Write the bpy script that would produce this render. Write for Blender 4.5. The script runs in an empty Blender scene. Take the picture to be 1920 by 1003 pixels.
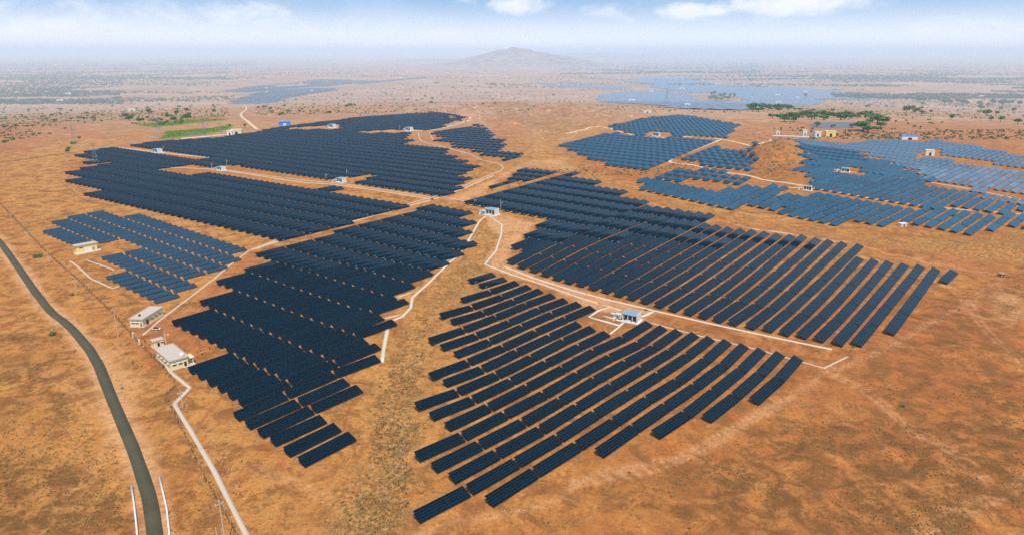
import bpy, math, random
import numpy as np
from mathutils import Vector
R = math.radians
random.seed(7)
rng = np.random.default_rng(11)
sc = bpy.context.scene
col = sc.collection

# ------------------------------------------------------------------ camera, sky, sun, exposure
FPX, CX, CY, HORIZON, CAM_H = 1300.0, 960.0, 501.5, 97.0, 150.0
PITCH = math.atan((CY - HORIZON) / FPX)
cam_data = bpy.data.cameras.new('camera')
cam = bpy.data.objects.new('camera', cam_data)
col.objects.link(cam)
cam.location = (0, 0, CAM_H)
cam.rotation_euler = (R(90) - PITCH, 0, 0)
cam_data.sensor_fit = 'HORIZONTAL'
cam_data.sensor_width = 36.0
cam_data.lens = 36.0 * FPX / 1920.0
cam_data.clip_start = 1.0
cam_data.clip_end = 400000.0
sc.camera = cam

SUN_EL, SUN_AZ = R(58), R(168)          # azimuth measured clockwise from +Y (the view direction)
sun_dir = Vector((math.sin(SUN_AZ) * math.cos(SUN_EL), math.cos(SUN_AZ) * math.cos(SUN_EL), math.sin(SUN_EL)))
sl = bpy.data.lights.new('sun', 'SUN')
sl.energy = 4.0
sl.angle = R(0.5)
sl.color = (1.0, 0.95, 0.88)
so = bpy.data.objects.new('sun', sl)
so.rotation_euler = (-sun_dir).to_track_quat('-Z', 'Y').to_euler()
so.location = (0, 0, 3000)
col.objects.link(so)
sc.view_settings.view_transform = 'Standard'
sc.view_settings.look = 'None'
sc.view_settings.gamma = 1.0
sc.view_settings.exposure = 0.12
sc.cycles.volume_bounces = 3
sc.cycles.max_bounces = 6
sc.cycles.use_denoising = False

class NT:
    """small wrapper to write node trees briefly"""
    def __init__(s, tree):
        s.t = tree; tree.nodes.clear()
    def n(s, typ, **kw):
        nd = s.t.nodes.new(typ)
        for k, v in kw.items(): setattr(nd, k, v)
        return nd
    def put(s, sock, v):
        if isinstance(v, bpy.types.NodeSocket): s.t.links.new(v, sock)
        elif isinstance(v, (tuple, list)) and len(v) == 3 and sock.type == 'RGBA': sock.default_value = (*v, 1)
        else: sock.default_value = v
    def math(s, op, a, b=None, c=None, clamp=False):
        nd = s.n('ShaderNodeMath', operation=op, use_clamp=clamp)
        s.put(nd.inputs[0], a)
        if b is not None: s.put(nd.inputs[1], b)
        if c is not None: s.put(nd.inputs[2], c)
        return nd.outputs[0]
    def vmath(s, op, a, b=None):
        nd = s.n('ShaderNodeVectorMath', operation=op)
        s.put(nd.inputs[0], a)
        if b is not None: s.put(nd.inputs[1], b)
        return nd.outputs[1] if op in ('DOT_PRODUCT', 'LENGTH') else nd.outputs[0]
    def noise(s, vec, scale, detail=4, rough=0.55, dist=0.0):
        nd = s.n('ShaderNodeTexNoise')
        s.put(nd.inputs['Vector'], vec); nd.inputs['Scale'].default_value = scale
        nd.inputs['Detail'].default_value = detail; nd.inputs['Roughness'].default_value = rough
        nd.inputs['Distortion'].default_value = dist
        return nd.outputs[0]
    def step(s, v, a, b):
        nd = s.n('ShaderNodeMapRange', interpolation_type='SMOOTHSTEP')
        s.put(nd.inputs[0], v); nd.inputs[1].default_value = a; nd.inputs[2].default_value = b
        return nd.outputs[0]
    def mix(s, f, a, b):
        nd = s.n('ShaderNodeMix', data_type='RGBA')
        s.put(nd.inputs[0], f); s.put(nd.inputs[6], a); s.put(nd.inputs[7], b)
        return nd.outputs[2]

# directions of picture points: used to place clouds in the sky and to walk rays to the ground
_c, _s = math.cos(PITCH), math.sin(PITCH)
def ray(x, y):
    return np.array([(x - CX) / FPX, _c + (CY - y) / FPX * _s, -_s + (CY - y) / FPX * _c])

world = bpy.data.worlds.new('World')
sc.world = world
world.use_nodes = True
w = NT(world.node_tree)
sky = w.n('ShaderNodeTexSky', sky_type='NISHITA')
sky.sun_disc = False
sky.sun_elevation = SUN_EL
sky.sun_rotation = SUN_AZ
sky.altitude = 200
sky.air_density = 1.0
sky.dust_density = 1.6
sky.ozone_density = 1.6
tc = w.n('ShaderNodeTexCoord')
D = tc.outputs['Generated']
sep = w.n('ShaderNodeSeparateXYZ'); w.put(sep.inputs[0], D)
az = w.math('ARCTAN2', sep.outputs[0], sep.outputs[1])
el = w.math('ARCSINE', sep.outputs[2])
comb = w.n('ShaderNodeCombineXYZ')
w.put(comb.inputs[0], w.math('MULTIPLY', az, 1.0)); w.put(comb.inputs[1], w.math('MULTIPLY', el, 2.1))
CV = comb.outputs[0]
n_big = w.noise(CV, 16, 6, 0.62, 0.4)
n_fine = w.noise(CV, 60, 5, 0.6)
nz = w.math('ADD', w.math('MULTIPLY', w.math('SUBTRACT', n_big, 0.5), 1.5), w.math('MULTIPLY', w.math('SUBTRACT', n_fine, 0.5), 0.5))
# cloud banks: azimuth and elevation (picture point -> direction), half sizes in picture points, weight
CLOUDS = [(180, 40, 330, 60, .52), (560, 60, 300, 40, .42), (60, 62, 150, 34, .75), (160, 55, 170, 28, .6), (40, 70, 60, 20, .8), (300, 68, 70, 22, .75), (470, 30, 90, 34, .7), (480, 75, 60, 30, .65), (975, 10, 60, 18, 1.0),
          (1130, 22, 60, 16, .55), (1300, 22, 75, 15, 1.05), (1490, 8, 140, 20, 1.1), (1380, 30, 110, 14, .5), (825, 70, 45, 18, .6),
          (1780, 55, 100, 20, .6), (1540, 75, 110, 26, .45), (880, 2, 40, 12, .5), (1880, 72, 80, 20, .4), (640, 88, 200, 14, .35), (1200, 45, 90, 18, .4)]
cl = None
for (px, py, hx, hy, wt) in CLOUDS:
    d = ray(px, py); d = d / np.linalg.norm(d)
    a0, e0 = math.atan2(d[0], d[1]), math.asin(d[2])
    u = w.math('DIVIDE', w.math('SUBTRACT', az, a0), hx / FPX)
    v = w.math('DIVIDE', w.math('SUBTRACT', el, e0), hy / FPX)
    r2 = w.math('ADD', w.math('MULTIPLY', u, u), w.math('MULTIPLY', v, v))
    g = w.math('MULTIPLY', w.math('SUBTRACT', 1.0, w.math('MULTIPLY', r2, 0.6)), wt)
    g = w.math('MAXIMUM', g, 0.0)
    cl = g if cl is None else w.math('MAXIMUM', cl, g)
cov = w.step(w.math('ADD', cl, nz), 0.22, 1.15)
# thin veil elsewhere, and scattered clouds over the rest of the dome
veil = w.math('MULTIPLY', w.step(w.noise(CV, 5, 5, 0.6), 0.45, 0.75), 0.22)
cov = w.math('MAXIMUM', w.math('MULTIPLY', cov, w.step(cl, 0.02, 0.3)), veil)
SKYK = 1.0
up = w.step(el, 0.0, 0.075)
clear = w.mix(up, (12.6, 12.9, 13.7), (3.0, 5.7, 9.4))
skyc = w.mix(0.9, sky.outputs[0], clear)
cloudc = w.mix(w.math('MULTIPLY', cov, 0.9), skyc, (11.4, 11.6, 12.0))
bg = w.n('ShaderNodeBackground')
w.put(bg.inputs[0], cloudc); bg.inputs[1].default_value = 0.085
wo = w.n('ShaderNodeOutputWorld'); w.t.links.new(bg.outputs[0], wo.inputs[0])

# ------------------------------------------------------------------ helpers
def hashn(ix, iy, seed):
    n = (ix.astype(np.int64) * 374761393 + iy.astype(np.int64) * 668265263 + seed * 1442695041) & 0x7fffffff
    n = ((n ^ (n >> 13)) * 1274126177) & 0x7fffffff
    return ((n ^ (n >> 16)) & 0xffff) / 65535.0
def vnoise(x, y, seed=0):
    ix, iy = np.floor(x), np.floor(y); fx, fy = x - ix, y - iy
    fx = fx * fx * (3 - 2 * fx); fy = fy * fy * (3 - 2 * fy)
    a, b = hashn(ix, iy, seed), hashn(ix + 1, iy, seed); c, d = hashn(ix, iy + 1, seed), hashn(ix + 1, iy + 1, seed)
    return (a * (1 - fx) + b * fx) * (1 - fy) + (c * (1 - fx) + d * fx) * fy
def fbm(x, y, oct=4, seed=0):
    s = 0; a = .5
    for k in range(oct):
        s = s + a * vnoise(x * 2 ** k, y * 2 ** k, seed + k); a *= .5
    return s
def flat_at(x, y, z=0.0):
    d = ray(x, y); t = (z - CAM_H) / d[2]
    return np.array([d[0] * t, d[1] * t, z])
def sstep(v, a, b):
    t = np.clip((v - a) / (b - a), 0, 1); return t * t * (3 - 2 * t)
def poly_w(px, z=0.0):
    return np.array([flat_at(x, y, z)[:2] for x, y in px])
def inside(P, poly):
    x, y = P[..., 0], P[..., 1]; r = np.zeros(x.shape, bool); n = len(poly)
    for i in range(n):
        x0, y0 = poly[i]; x1, y1 = poly[(i + 1) % n]
        c = ((y0 > y) != (y1 > y))
        with np.errstate(divide='ignore', invalid='ignore'):
            r ^= c & (x < (x1 - x0) * (y - y0) / (y1 - y0) + x0)
    return r
def dist_line(P, pts, closed=False):
    pts = np.asarray(pts); best = np.full(P.shape[:-1], 1e12); n = len(pts)
    for i in range(n if closed else n - 1):
        a, b = pts[i], pts[(i + 1) % n]; ab = b - a
        t = np.clip(((P - a) @ ab) / max(ab @ ab, 1e-9), 0, 1)
        best = np.minimum(best, ((P - a - t[..., None] * ab) ** 2).sum(-1))
    return np.sqrt(best)
def soft_poly(P, poly, w_):
    d = dist_line(P, poly, True); return np.where(inside(P, poly), sstep(d, -w_, w_), sstep(-d, -w_, w_))
# relief: (picture point of the foot, half sizes in metres across / along the view, height, roughness)
MOUNDS = [((1458, 292), 58, 100, 20, .5), ((1474, 275), 42, 70, 11, .5), ((1055, 207), 150, 260, 26, .8), ((940, 182), 190, 420, 24, .8), ((1120, 240), 60, 90, 7, .8), ((820, 172), 130, 300, 12, .8), ((1180, 215), 90, 160, 5, .6),
          ((1330, 345), 60, 14, 0.6, .5), ((780, 640), 9, 9, 0.8, .9), ((1905, 470), 60, 40, 6.0, .6), ((1915, 570), 40, 34, 4.0, .6), ((1830, 660), 30, 20, 2.0, .8), ((1700, 840), 22, 12, 1.4, .8), ((1480, 770), 10, 7, 1.0, .8), ((1500, 930), 12, 8, 1.0, .8)]
PLAIN = -520.0      # far plain dropped low in shape, so longer sight lines gather more haze
HILLS = [(flat_at(975, 124, PLAIN), 2150, 3100, 590), (flat_at(905, 126, PLAIN), 2350, 2700, 240), (flat_at(1055, 125, PLAIN), 2150, 2700, 260), (flat_at(1120, 112, PLAIN), 6300, 6700, 560), (flat_at(1290, 108, PLAIN), 8900, 8900, 640),
         (flat_at(820, 117, PLAIN), 4000, 4000, 180)]
GULLY_MAIN = [(885, 440), (870, 500), (835, 560), (800, 610), (775, 680), (755, 760), (740, 850), (715, 940), (700, 1010)]
RUGGED = [((1000, 205), 340, 700, 24, 48), ((1458, 288), 62, 110, 9, 22), ((1880, 520), 70, 70, 4, 12), ((1650, 850), 75, 50, 2.2, 9), ((100, 930), 40, 30, 1.6, 7), ((60, 690), 60, 50, 1.6, 9)]
GULLY_W = None
def base_height(x, y):
    t = np.clip((np.hypot(x, y) - 1700) / 8600, 0, 1)
    return PLAIN * (.85 * t + .15 * t * t * (3 - 2 * t))
def height(x, y):
    x = np.asarray(x, float); y = np.asarray(y, float); x, y = np.broadcast_arrays(x, y)
    shp = x.shape; x, y = x.ravel(), y.ravel(); h = base_height(x, y)
    def add(q, a, b, lim, fn):
        r = np.sqrt(((x - q[0]) / a) ** 2 + ((y - q[1]) / b) ** 2); m = r < lim
        if m.any(): h[m] += fn(r[m], x[m], y[m])
    for (p, a, b, hh, ro) in MOUNDS:
        add(flat_at(*p), a, b, 1.6, lambda r, X, Y: hh * (1 - sstep(r + (fbm(X / 30 + 7, Y / 30, 4, 5) - .47) * ro, 0, 1)))
    for (q, a, b, hh) in HILLS:
        def hf(r, X, Y):
            n = fbm(X / 1140 + 3, Y / 1140, 6, 9) - .47
            return np.maximum(hh * np.exp(-1.1 * r * r) * (1 + .75 * n) + hh * .22 * n * np.exp(-.5 * r * r), 0)
        add(q, a, b, 3.3, hf)
    for (p, a, b, amp, wl) in RUGGED:
        add(flat_at(*p), a, b, 1.0, lambda r, X, Y: (1 - sstep(r, .55, 1)) * amp * (fbm(X / wl, Y / wl, 4, 33) - .47))
    near = (y > 120) & (y < 700) & (abs(x) < 260)
    if near.any():
        P = np.stack([x[near], y[near]], -1); d = dist_line(P, GULLY_W); m = 1 - sstep(d, 3, 20); hn = np.zeros(len(P)); k = m > 0
        if k.any(): hn[k] = m[k] * ((fbm(P[k, 0] / 6, P[k, 1] / 6, 4, 21) - .5) * 3.4 - 0.9)
        h[near] += hn
    return h.reshape(shp)
GULLY_W = poly_w(GULLY_MAIN)
def at(x, y, z=0.0):
    """the ground point seen at a picture point (first crossing of the ray with the relief)"""
    d = ray(x, y); t0 = (z - CAM_H) / d[2]
    t = np.linspace(.55 * t0, t0 * (5.2 if t0 > 1500 else 1.3), 360)
    for _ in range(2):
        f = CAM_H + d[2] * t - z - height(d[0] * t, d[1] * t); k = int(np.argmax(f < 0))
        if not (f < 0).any(): k = len(t) - 1
        k = max(k, 1); lo, hi = t[k - 1], t[k]; t = np.linspace(lo, hi, 24)
    q = .5 * (lo + hi) if hi - lo < 1e-6 else lo + (hi - lo) * .5
    f0 = CAM_H + d[2] * t - z - height(d[0] * t, d[1] * t); k = max(int(np.argmax(f0 < 0)), 1); q = t[k]
    return np.array([d[0] * q, d[1] * q, CAM_H + d[2] * q])
def at_many(xs, ys):
    D_ = np.array([ray(a, b) for a, b in zip(xs, ys)]); t0 = -CAM_H / D_[:, 2]; t = t0 * .9
    lo, hi = t0 * .9, t0 * 5.2
    for _ in range(26):
        m = .5 * (lo + hi); f = CAM_H + D_[:, 2] * m - base_height(D_[:, 0] * m, D_[:, 1] * m)
        lo = np.where(f > 0, m, lo); hi = np.where(f > 0, hi, m)
    return D_[:, :2] * hi[:, None]
def to_px(P):
    P = np.asarray(P); X, Y, Z = P[..., 0], P[..., 1], P[..., 2] - CAM_H
    d = Y * _c - Z * _s; u = Y * _s + Z * _c
    return CX + FPX * X / d, CY - FPX * u / d, d

def set_props(o, label=None, cat=None, group=None, kind=None):
    if label: o['label'] = label
    if cat: o['category'] = cat
    if group: o['group'] = group
    if kind: o['kind'] = kind
    return o
def empty(name, loc, rz=0.0):
    o = bpy.data.objects.new(name, None); col.objects.link(o)
    o.empty_display_size = 0.5
    o.location = loc; o.rotation_euler = (0, 0, rz)
    return o
def link_mesh(name, me, parent=None):
    o = bpy.data.objects.new(name, me); col.objects.link(o)
    if parent is not None: o.parent = parent
    return o
def mesh_np(name, V, F, mats=(), mi=None, smooth=False):
    """V (n,3); F (m,k) all faces with k corners"""
    V = np.asarray(V, np.float32); F = np.asarray(F, np.int32)
    me = bpy.data.meshes.new(name); k = F.shape[1]
    me.vertices.add(len(V)); me.vertices.foreach_set('co', V.ravel())
    me.loops.add(F.size); me.loops.foreach_set('vertex_index', F.ravel())
    me.polygons.add(len(F)); me.polygons.foreach_set('loop_start', np.arange(0, F.size, k, dtype=np.int32))
    for m in mats: me.materials.append(m)
    if mi is not None: me.polygons.foreach_set('material_index', np.asarray(mi, np.int32))
    if smooth: me.polygons.foreach_set('use_smooth', np.ones(len(F), bool))
    me.update(calc_edges=True)
    return me
class MB:
    def __init__(s): s.v, s.f, s.m = [], [], []
    def add(s, vs, fs, m=0):
        b = len(s.v); s.v += [tuple(map(float, p)) for p in vs]
        s.f += [tuple(i + b for i in f) for f in fs]; s.m += [m] * len(fs); return s
    def box(s, x0, x1, y0, y1, z0, z1, m=0):
        return s.add([(x0, y0, z0), (x1, y0, z0), (x1, y1, z0), (x0, y1, z0), (x0, y0, z1), (x1, y0, z1), (x1, y1, z1), (x0, y1, z1)],
                     [(0, 3, 2, 1), (4, 5, 6, 7), (0, 1, 5, 4), (1, 2, 6, 5), (2, 3, 7, 6), (3, 0, 4, 7)], m)
    def hexa(s, p, m=0):
        return s.add(p, [(0, 3, 2, 1), (4, 5, 6, 7), (0, 1, 5, 4), (1, 2, 6, 5), (2, 3, 7, 6), (3, 0, 4, 7)], m)
    def tube(s, p, q, r0, r1=None, n=6, m=0):
        p, q = Vector(p), Vector(q); r1 = r0 if r1 is None else r1
        z = (q - p).normalized(); x = z.orthogonal().normalized(); y = z.cross(x)
        vs = []
        for c, r in ((p, r0), (q, r1)):
            vs += [c + x * r * math.cos(2 * math.pi * i / n) + y * r * math.sin(2 * math.pi * i / n) for i in range(n)]
        fs = [(i, (i + 1) % n, n + (i + 1) % n, n + i) for i in range(n)] + [tuple(range(n - 1, -1, -1)), tuple(range(n, 2 * n))]
        return s.add(vs, fs, m)
    def lathe(s, prof, n=14, m=0, c=(0, 0, 0)):
        vs = [(c[0] + r * math.cos(2 * math.pi * i / n), c[1] + r * math.sin(2 * math.pi * i / n), c[2] + z) for r, z in prof for i in range(n)]
        fs = [(k * n + i, k * n + (i + 1) % n, (k + 1) * n + (i + 1) % n, (k + 1) * n + i) for k in range(len(prof) - 1) for i in range(n)]
        fs += [tuple(range(n - 1, -1, -1)), tuple((len(prof) - 1) * n + i for i in range(n))]
        return s.add(vs, fs, m)
    def mesh(s, name, mats):
        me = bpy.data.meshes.new(name); me.from_pydata(s.v, [], s.f)
        for k in (mats if isinstance(mats, (list, tuple)) else [mats]): me.materials.append(k)
        me.polygons.foreach_set('material_index', s.m); me.update()
        return me
    def build(s, name, mats, parent=None):
        return link_mesh(name, s.mesh(name, mats), parent)
def copy_tree(o, parent=None):
    c = o.copy(); col.objects.link(c)
    if parent is not None: c.parent = parent
    for ch in list(o.children): copy_tree(ch, c)
    return c
ORD = lambda n: str(n) + ('th' if 10 <= n % 100 <= 20 else {1: 'st', 2: 'nd', 3: 'rd'}.get(n % 10, 'th'))

# ------------------------------------------------------------------ materials
def mat(name, color, rough=0.8, metal=0.0, var=0.12, scale=0.6, spec=0.3, bump=0.0, dirt=None):
    m = bpy.data.materials.new(name); m.use_nodes = True; t = NT(m.node_tree)
    tcn = t.n('ShaderNodeTexCoord'); P = tcn.outputs['Object']
    n1 = t.noise(P, scale, 5, 0.6); n2 = t.noise(P, scale * 7, 3, 0.6)
    f = t.math('ADD', t.math('MULTIPLY', t.math('SUBTRACT', n1, .5), 2 * var), t.math('MULTIPLY', t.math('SUBTRACT', n2, .5), var))
    c = t.mix(t.math('ADD', f, 0.5, clamp=True), tuple(v * (1 - var) for v in color), tuple(min(1, v * (1 + var)) for v in color))
    if dirt: c = t.mix(t.math('MULTIPLY', t.step(n1, .5, .75), dirt[1]), c, dirt[0])
    b = t.n('ShaderNodeBsdfPrincipled'); t.put(b.inputs['Base Color'], c)
    b.inputs['Roughness'].default_value = rough; b.inputs['Metallic'].default_value = metal
    b.inputs['Specular IOR Level'].default_value = spec
    if bump:
        bn = t.n('ShaderNodeBump'); bn.inputs['Strength'].default_value = bump; bn.inputs['Distance'].default_value = .1
        t.put(bn.inputs['Height'], n2); t.put(b.inputs['Normal'], bn.outputs[0])
    o = t.n('ShaderNodeOutputMaterial'); t.t.links.new(b.outputs[0], o.inputs[0])
    return m
def panel_mat(name, base, line, mod_x, mod_y, lw, rough, spec, offs=0.0, vary=.45):
    """module face: seams between modules in object coordinates (x along the table)"""
    m = bpy.data.materials.new(name); m.use_nodes = True; t = NT(m.node_tree)
    tcn = t.n('ShaderNodeTexCoord'); sp = t.n('ShaderNodeSeparateXYZ'); t.put(sp.inputs[0], tcn.outputs['Object'])
    def seam(v, p, o=0.0):
        fr = t.math('FRACT', t.math('DIVIDE', t.math('ADD', v, o + 500 * p), p))
        return t.math('LESS_THAN', t.math('MINIMUM', fr, t.math('SUBTRACT', 1.0, fr)), lw / p / 2)
    s_ = seam(sp.outputs[0], mod_x)
    if mod_y: s_ = t.math('MAXIMUM', s_, seam(sp.outputs[1], mod_y, offs))
    oi = t.n('ShaderNodeObjectInfo')
    geo = t.n('ShaderNodeNewGeometry')
    k = t.math('ADD', t.math('MULTIPLY', oi.outputs['Random'], vary), t.math('MULTIPLY', t.noise(geo.outputs['Position'], 0.02, 3), vary))
    c0 = t.mix(k, base, tuple(v * 3.0 for v in base))
    c = t.mix(s_, c0, line)
    b = t.n('ShaderNodeBsdfPrincipled'); t.put(b.inputs['Base Color'], c)
    b.inputs['Roughness'].default_value = rough; b.inputs['Specular IOR Level'].default_value = spec
    b.inputs['Specular Tint'].default_value = (.10, .42, .75, 1)     # anti-reflection coating
    o = t.n('ShaderNodeOutputMaterial'); t.t.links.new(b.outputs[0], o.inputs[0])
    return m
M = {}
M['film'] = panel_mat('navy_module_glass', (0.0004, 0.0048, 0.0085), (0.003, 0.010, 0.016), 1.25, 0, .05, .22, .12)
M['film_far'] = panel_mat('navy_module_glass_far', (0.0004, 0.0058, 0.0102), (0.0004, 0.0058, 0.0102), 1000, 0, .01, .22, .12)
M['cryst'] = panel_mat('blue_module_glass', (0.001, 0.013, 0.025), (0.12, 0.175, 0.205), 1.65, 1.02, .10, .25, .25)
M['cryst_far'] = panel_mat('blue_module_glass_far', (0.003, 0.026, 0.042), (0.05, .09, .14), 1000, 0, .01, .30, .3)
M['grey_far'] = panel_mat('sheened_grey_blue_module_glass', (0.052, 0.078, 0.100), (0.05, .09, .14), 1000, 0, .01, .35, .5)  # crystalline glass, its lighter sheen put into the base colour
M['hazy_far'] = panel_mat('haze_paled_module_glass_far', (0.11, 0.126, 0.152), (0.05, .09, .14), 1000, 0, .01, .35, .4)  # base colour lightened to carry the distant haze
M['alu'] = mat('aluminium_rail', (0.125, 0.18, 0.20), .5, .2, .1)
M['steel'] = mat('galvanised_steel', (0.30, 0.31, 0.32), .55, .5, .15)
M['white'] = mat('white_paint', (0.70, 0.66, 0.58), .7, 0, .05, .4, dirt=((.55, .45, .33), .5))
M['cream'] = mat('cream_plaster', (0.76, 0.62, 0.36), .85, 0, .06, .5, dirt=((.62, .47, .27), .5))
M['yellow'] = mat('yellow_plaster', (0.78, 0.56, 0.20), .85, 0, .06, .5, dirt=((.6, .42, .2), .4))
M['roof'] = mat('weathered_roof_concrete', (0.52, 0.40, 0.31), .9, 0, .18, .35, dirt=((.42, .33, .27), .6))
M['dark'] = mat('dark_opening', (0.03, 0.025, 0.02), .6, 0, .2)
M['blueroof'] = mat('pale_blue_sheet_roof', (0.22, 0.30, 0.33), .5, 0, .06, .5)
M['blue'] = mat('bright_blue_sheet', (0.02, 0.22, 0.60), .5, 0, .06, .2)
M['concrete'] = mat('pale_concrete', (0.56, 0.44, 0.32), .9, 0, .10, .25, dirt=((.55, .38, .24), .5))
M['whitec'] = mat('white_concrete', (0.62, 0.50, 0.365), .9, 0, .10, .25, dirt=((.50, .34, .20), .6))
M['dirt'] = mat('packed_dirt', (0.60, 0.34, 0.18), .95, 0, .15, .12, dirt=((.50, .22, .10), .6))
M['dirtpale'] = mat('pale_packed_dirt', (0.68, 0.46, 0.28), .95, 0, .12, .12, dirt=((.55, .32, .18), .5))
M['equip'] = mat('grey_equipment', (0.42, 0.44, 0.42), .5, .2, .12)
M['wood'] = mat('concrete_pole', (0.50, 0.42, 0.33), .85, 0, .1)
M['trunk'] = mat('bark', (0.12, 0.085, 0.055), .9, 0, .2)
M['rock'] = mat('pale_rock', (0.36, 0.22, 0.13), .95, 0, .3, .3)
M['rockpale'] = mat('white_rock', (0.58, 0.45, 0.33), .95, 0, .2, .3)
M['mesh'] = mat('fence_wire', (0.10, 0.085, 0.055), .8, .2, .2)
M['skin'] = mat('skin', (0.20, 0.11, 0.07), .6)
M['cloth_white'] = mat('white_cloth', (0.75, 0.74, 0.72), .9)
M['cloth_dark'] = mat('dark_cloth', (0.025, 0.025, 0.03), .9)
M['cloth_teal'] = mat('teal_cloth', (0.05, 0.25, 0.28), .9)
def leaf_mat(name, a, b):
    m = bpy.data.materials.new(name); m.use_nodes = True; t = NT(m.node_tree)
    g = t.n('ShaderNodeNewGeometry'); oi = t.n('ShaderNodeObjectInfo')
    f = t.math('ADD', t.math('MULTIPLY', t.noise(g.outputs['Position'], .35, 3), .8), t.math('MULTIPLY', oi.outputs['Random'], .35), clamp=True)
    bs = t.n('ShaderNodeBsdfPrincipled'); t.put(bs.inputs['Base Color'], t.mix(f, a, b)); bs.inputs['Roughness'].default_value = .8
    bs.inputs['Specular IOR Level'].default_value = .15
    o = t.n('ShaderNodeOutputMaterial'); t.t.links.new(bs.outputs[0], o.inputs[0]); return m
M['leaf'] = leaf_mat('green_leaves', (0.040, 0.115, 0.042), (0.105, 0.215, 0.065))
M['leafdry'] = leaf_mat('dusty_leaves', (0.05, 0.085, 0.035), (0.13, 0.15, 0.06))
M['leaffar'] = leaf_mat('far_leaves', (0.04, 0.085, 0.045), (0.12, 0.16, 0.09))
M['tuft'] = leaf_mat('dry_scrub', (0.16, 0.092, 0.034), (0.38, 0.235, 0.085))
M['crop'] = leaf_mat('green_crop', (0.06, 0.15, 0.02), (0.13, 0.24, 0.035))
# ------------------------------------------------------------------ ground: one sheet to the horizon, finer near the camera
def build_ground():
    rad = [0.0]; r = 60.0
    while r < 160000: rad.append(r); r *= 1.011 if r < 2500 else 1.02
    rad = np.array(rad[1:])
    ang = np.concatenate([np.radians(np.arange(-64, 64.01, 0.22))])
    A, Rr = np.meshgrid(ang, rad)
    X, Y = np.sin(A) * Rr, np.cos(A) * Rr
    Z = height(X, Y)
    V = np.stack([X, Y, Z], -1).reshape(-1, 3)
    nr, na = A.shape
    i = np.arange(nr * na).reshape(nr, na)
    F = np.stack([i[:-1, :-1], i[:-1, 1:], i[1:, 1:], i[1:, :-1]], -1).reshape(-1, 4)[:, ::-1]
    P = V[:, :2]
    z = np.zeros((len(V), 4), np.float32); z2 = np.zeros((len(V), 4), np.float32)
    near = P[:, 1] < 2500
    Q = P[near]
    wob = (np.stack([fbm(Q[:, 0] / 14, Q[:, 1] / 14, 3, 31), fbm(Q[:, 0] / 14, Q[:, 1] / 14, 3, 47)], -1) - .45) * 14
    W = Q + wob
    def zone(px, s): return soft_poly(W, poly_w(px), s)
    dr = dist_line(Q + wob * .35, ROAD_W)
    pale = (1 - sstep(dr, 3.2, 8.5)) * .75
    pale = np.maximum(pale, .8 * zone([(905, 400), (1000, 415), (985, 440), (965, 460), (945, 495), (1140, 562), (1230, 585), (1215, 600), (1130, 585), (1010, 532), (908, 500), (935, 450)], 4))
    pale = np.maximum(pale, .75 * zone([(945, 325), (1000, 300), (1050, 300), (1080, 322), (1040, 318), (990, 310), (940, 335), (880, 378), (840, 375)], 5))
    pale = np.maximum(pale, .55 * zone([(180, 640), (260, 700), (240, 800), (180, 780), (160, 690)], 6))
    pale = np.maximum(pale, .55 * zone([(1840, 560), (1900, 545), (1930, 600), (1880, 610)], 5))
    bound = poly_w([(1890, 525), (1760, 602), (1640, 668), (1560, 692), (1490, 735), (1310, 845), (1100, 897), (1000, 948), (900, 975), (760, 1010)])
    pale = np.maximum(pale, .4 * (1 - sstep(dist_line(W, bound), .5, 3)))
    b2 = poly_w([(1185, 374), (1300, 402), (1420, 432), (1500, 441), (1620, 464), (1720, 486), (1800, 504), (1880, 518)])
    pale = np.maximum(pale, .6 * (1 - sstep(dist_line(W, b2), .8, 3.5)))
    for ln, wd, k in RUTS:
        L_ = smooth_line(poly_w(ln), 5); d_ = dist_line(Q + wob * .12, L_)
        pale = np.maximum(pale, k * np.exp(-((d_ - wd) / .9) ** 2))
    z[near, 0] = pale
    gl = zone([(870, 410), (900, 425), (930, 440), (922, 470), (895, 515), (845, 575), (800, 630), (790, 700), (775, 760), (770, 840), (750, 960), (700, 1010), (600, 1010), (660, 920), (705, 800), (725, 710), (748, 640), (780, 590), (835, 520), (880, 450)], 15)
    gl = np.maximum(gl, .8 * zone([(890, 250), (950, 262), (985, 300), (1060, 310), (1120, 330), (1200, 365), (1330, 395), (1480, 425), (1600, 440), (1850, 450), (1930, 430), (1930, 500), (1700, 470), (1480, 432), (1250, 385), (1100, 340), (1000, 310), (935, 300)], 14))
    z[near, 1] = gl
    dk = .7 * zone([(1480, 800), (1700, 760), (1930, 700), (1990, 1020), (1300, 1030), (1180, 950), (1300, 880)], 14)
    dk = np.maximum(dk, .45 * zone([(1700, 560), (1930, 520), (1930, 720), (1700, 760), (1600, 720)], 14))
    dk = np.maximum(dk, .5 * zone([(-60, 580), (100, 640), (170, 720), (120, 790), (-60, 760)], 10))
    dk = np.maximum(dk, .75 * zone([(-60, 850), (200, 880), (245, 960), (240, 1020), (-60, 1030)], 8))
    dk = np.maximum(dk, .5 * zone([(1600, 640), (1750, 640), (1900, 760), (1700, 800)], 12))
    dk = np.maximum(dk, .6 * zone([(820, 160), (1000, 148), (1150, 185), (1235, 212), (1130, 232), (1050, 258), (985, 240), (880, 212)], 30))
    dk = np.maximum(dk, .45 * zone([(1405, 300), (1420, 268), (1450, 262), (1490, 290), (1500, 320), (1450, 345), (1410, 330)], 12))
    z[near, 2] = dk
    rd = .9 * zone([(235, 640), (290, 600), (340, 585), (470, 470), (500, 470), (430, 545), (345, 600), (335, 620), (420, 665), (350, 690), (300, 690)], 5)
    rd = np.maximum(rd, .8 * zone([(1000, 530), (1230, 590), (1560, 662), (1700, 590), (1850, 530), (1800, 600), (1560, 700), (1480, 670), (1300, 620), (1150, 585)], 6))
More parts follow.
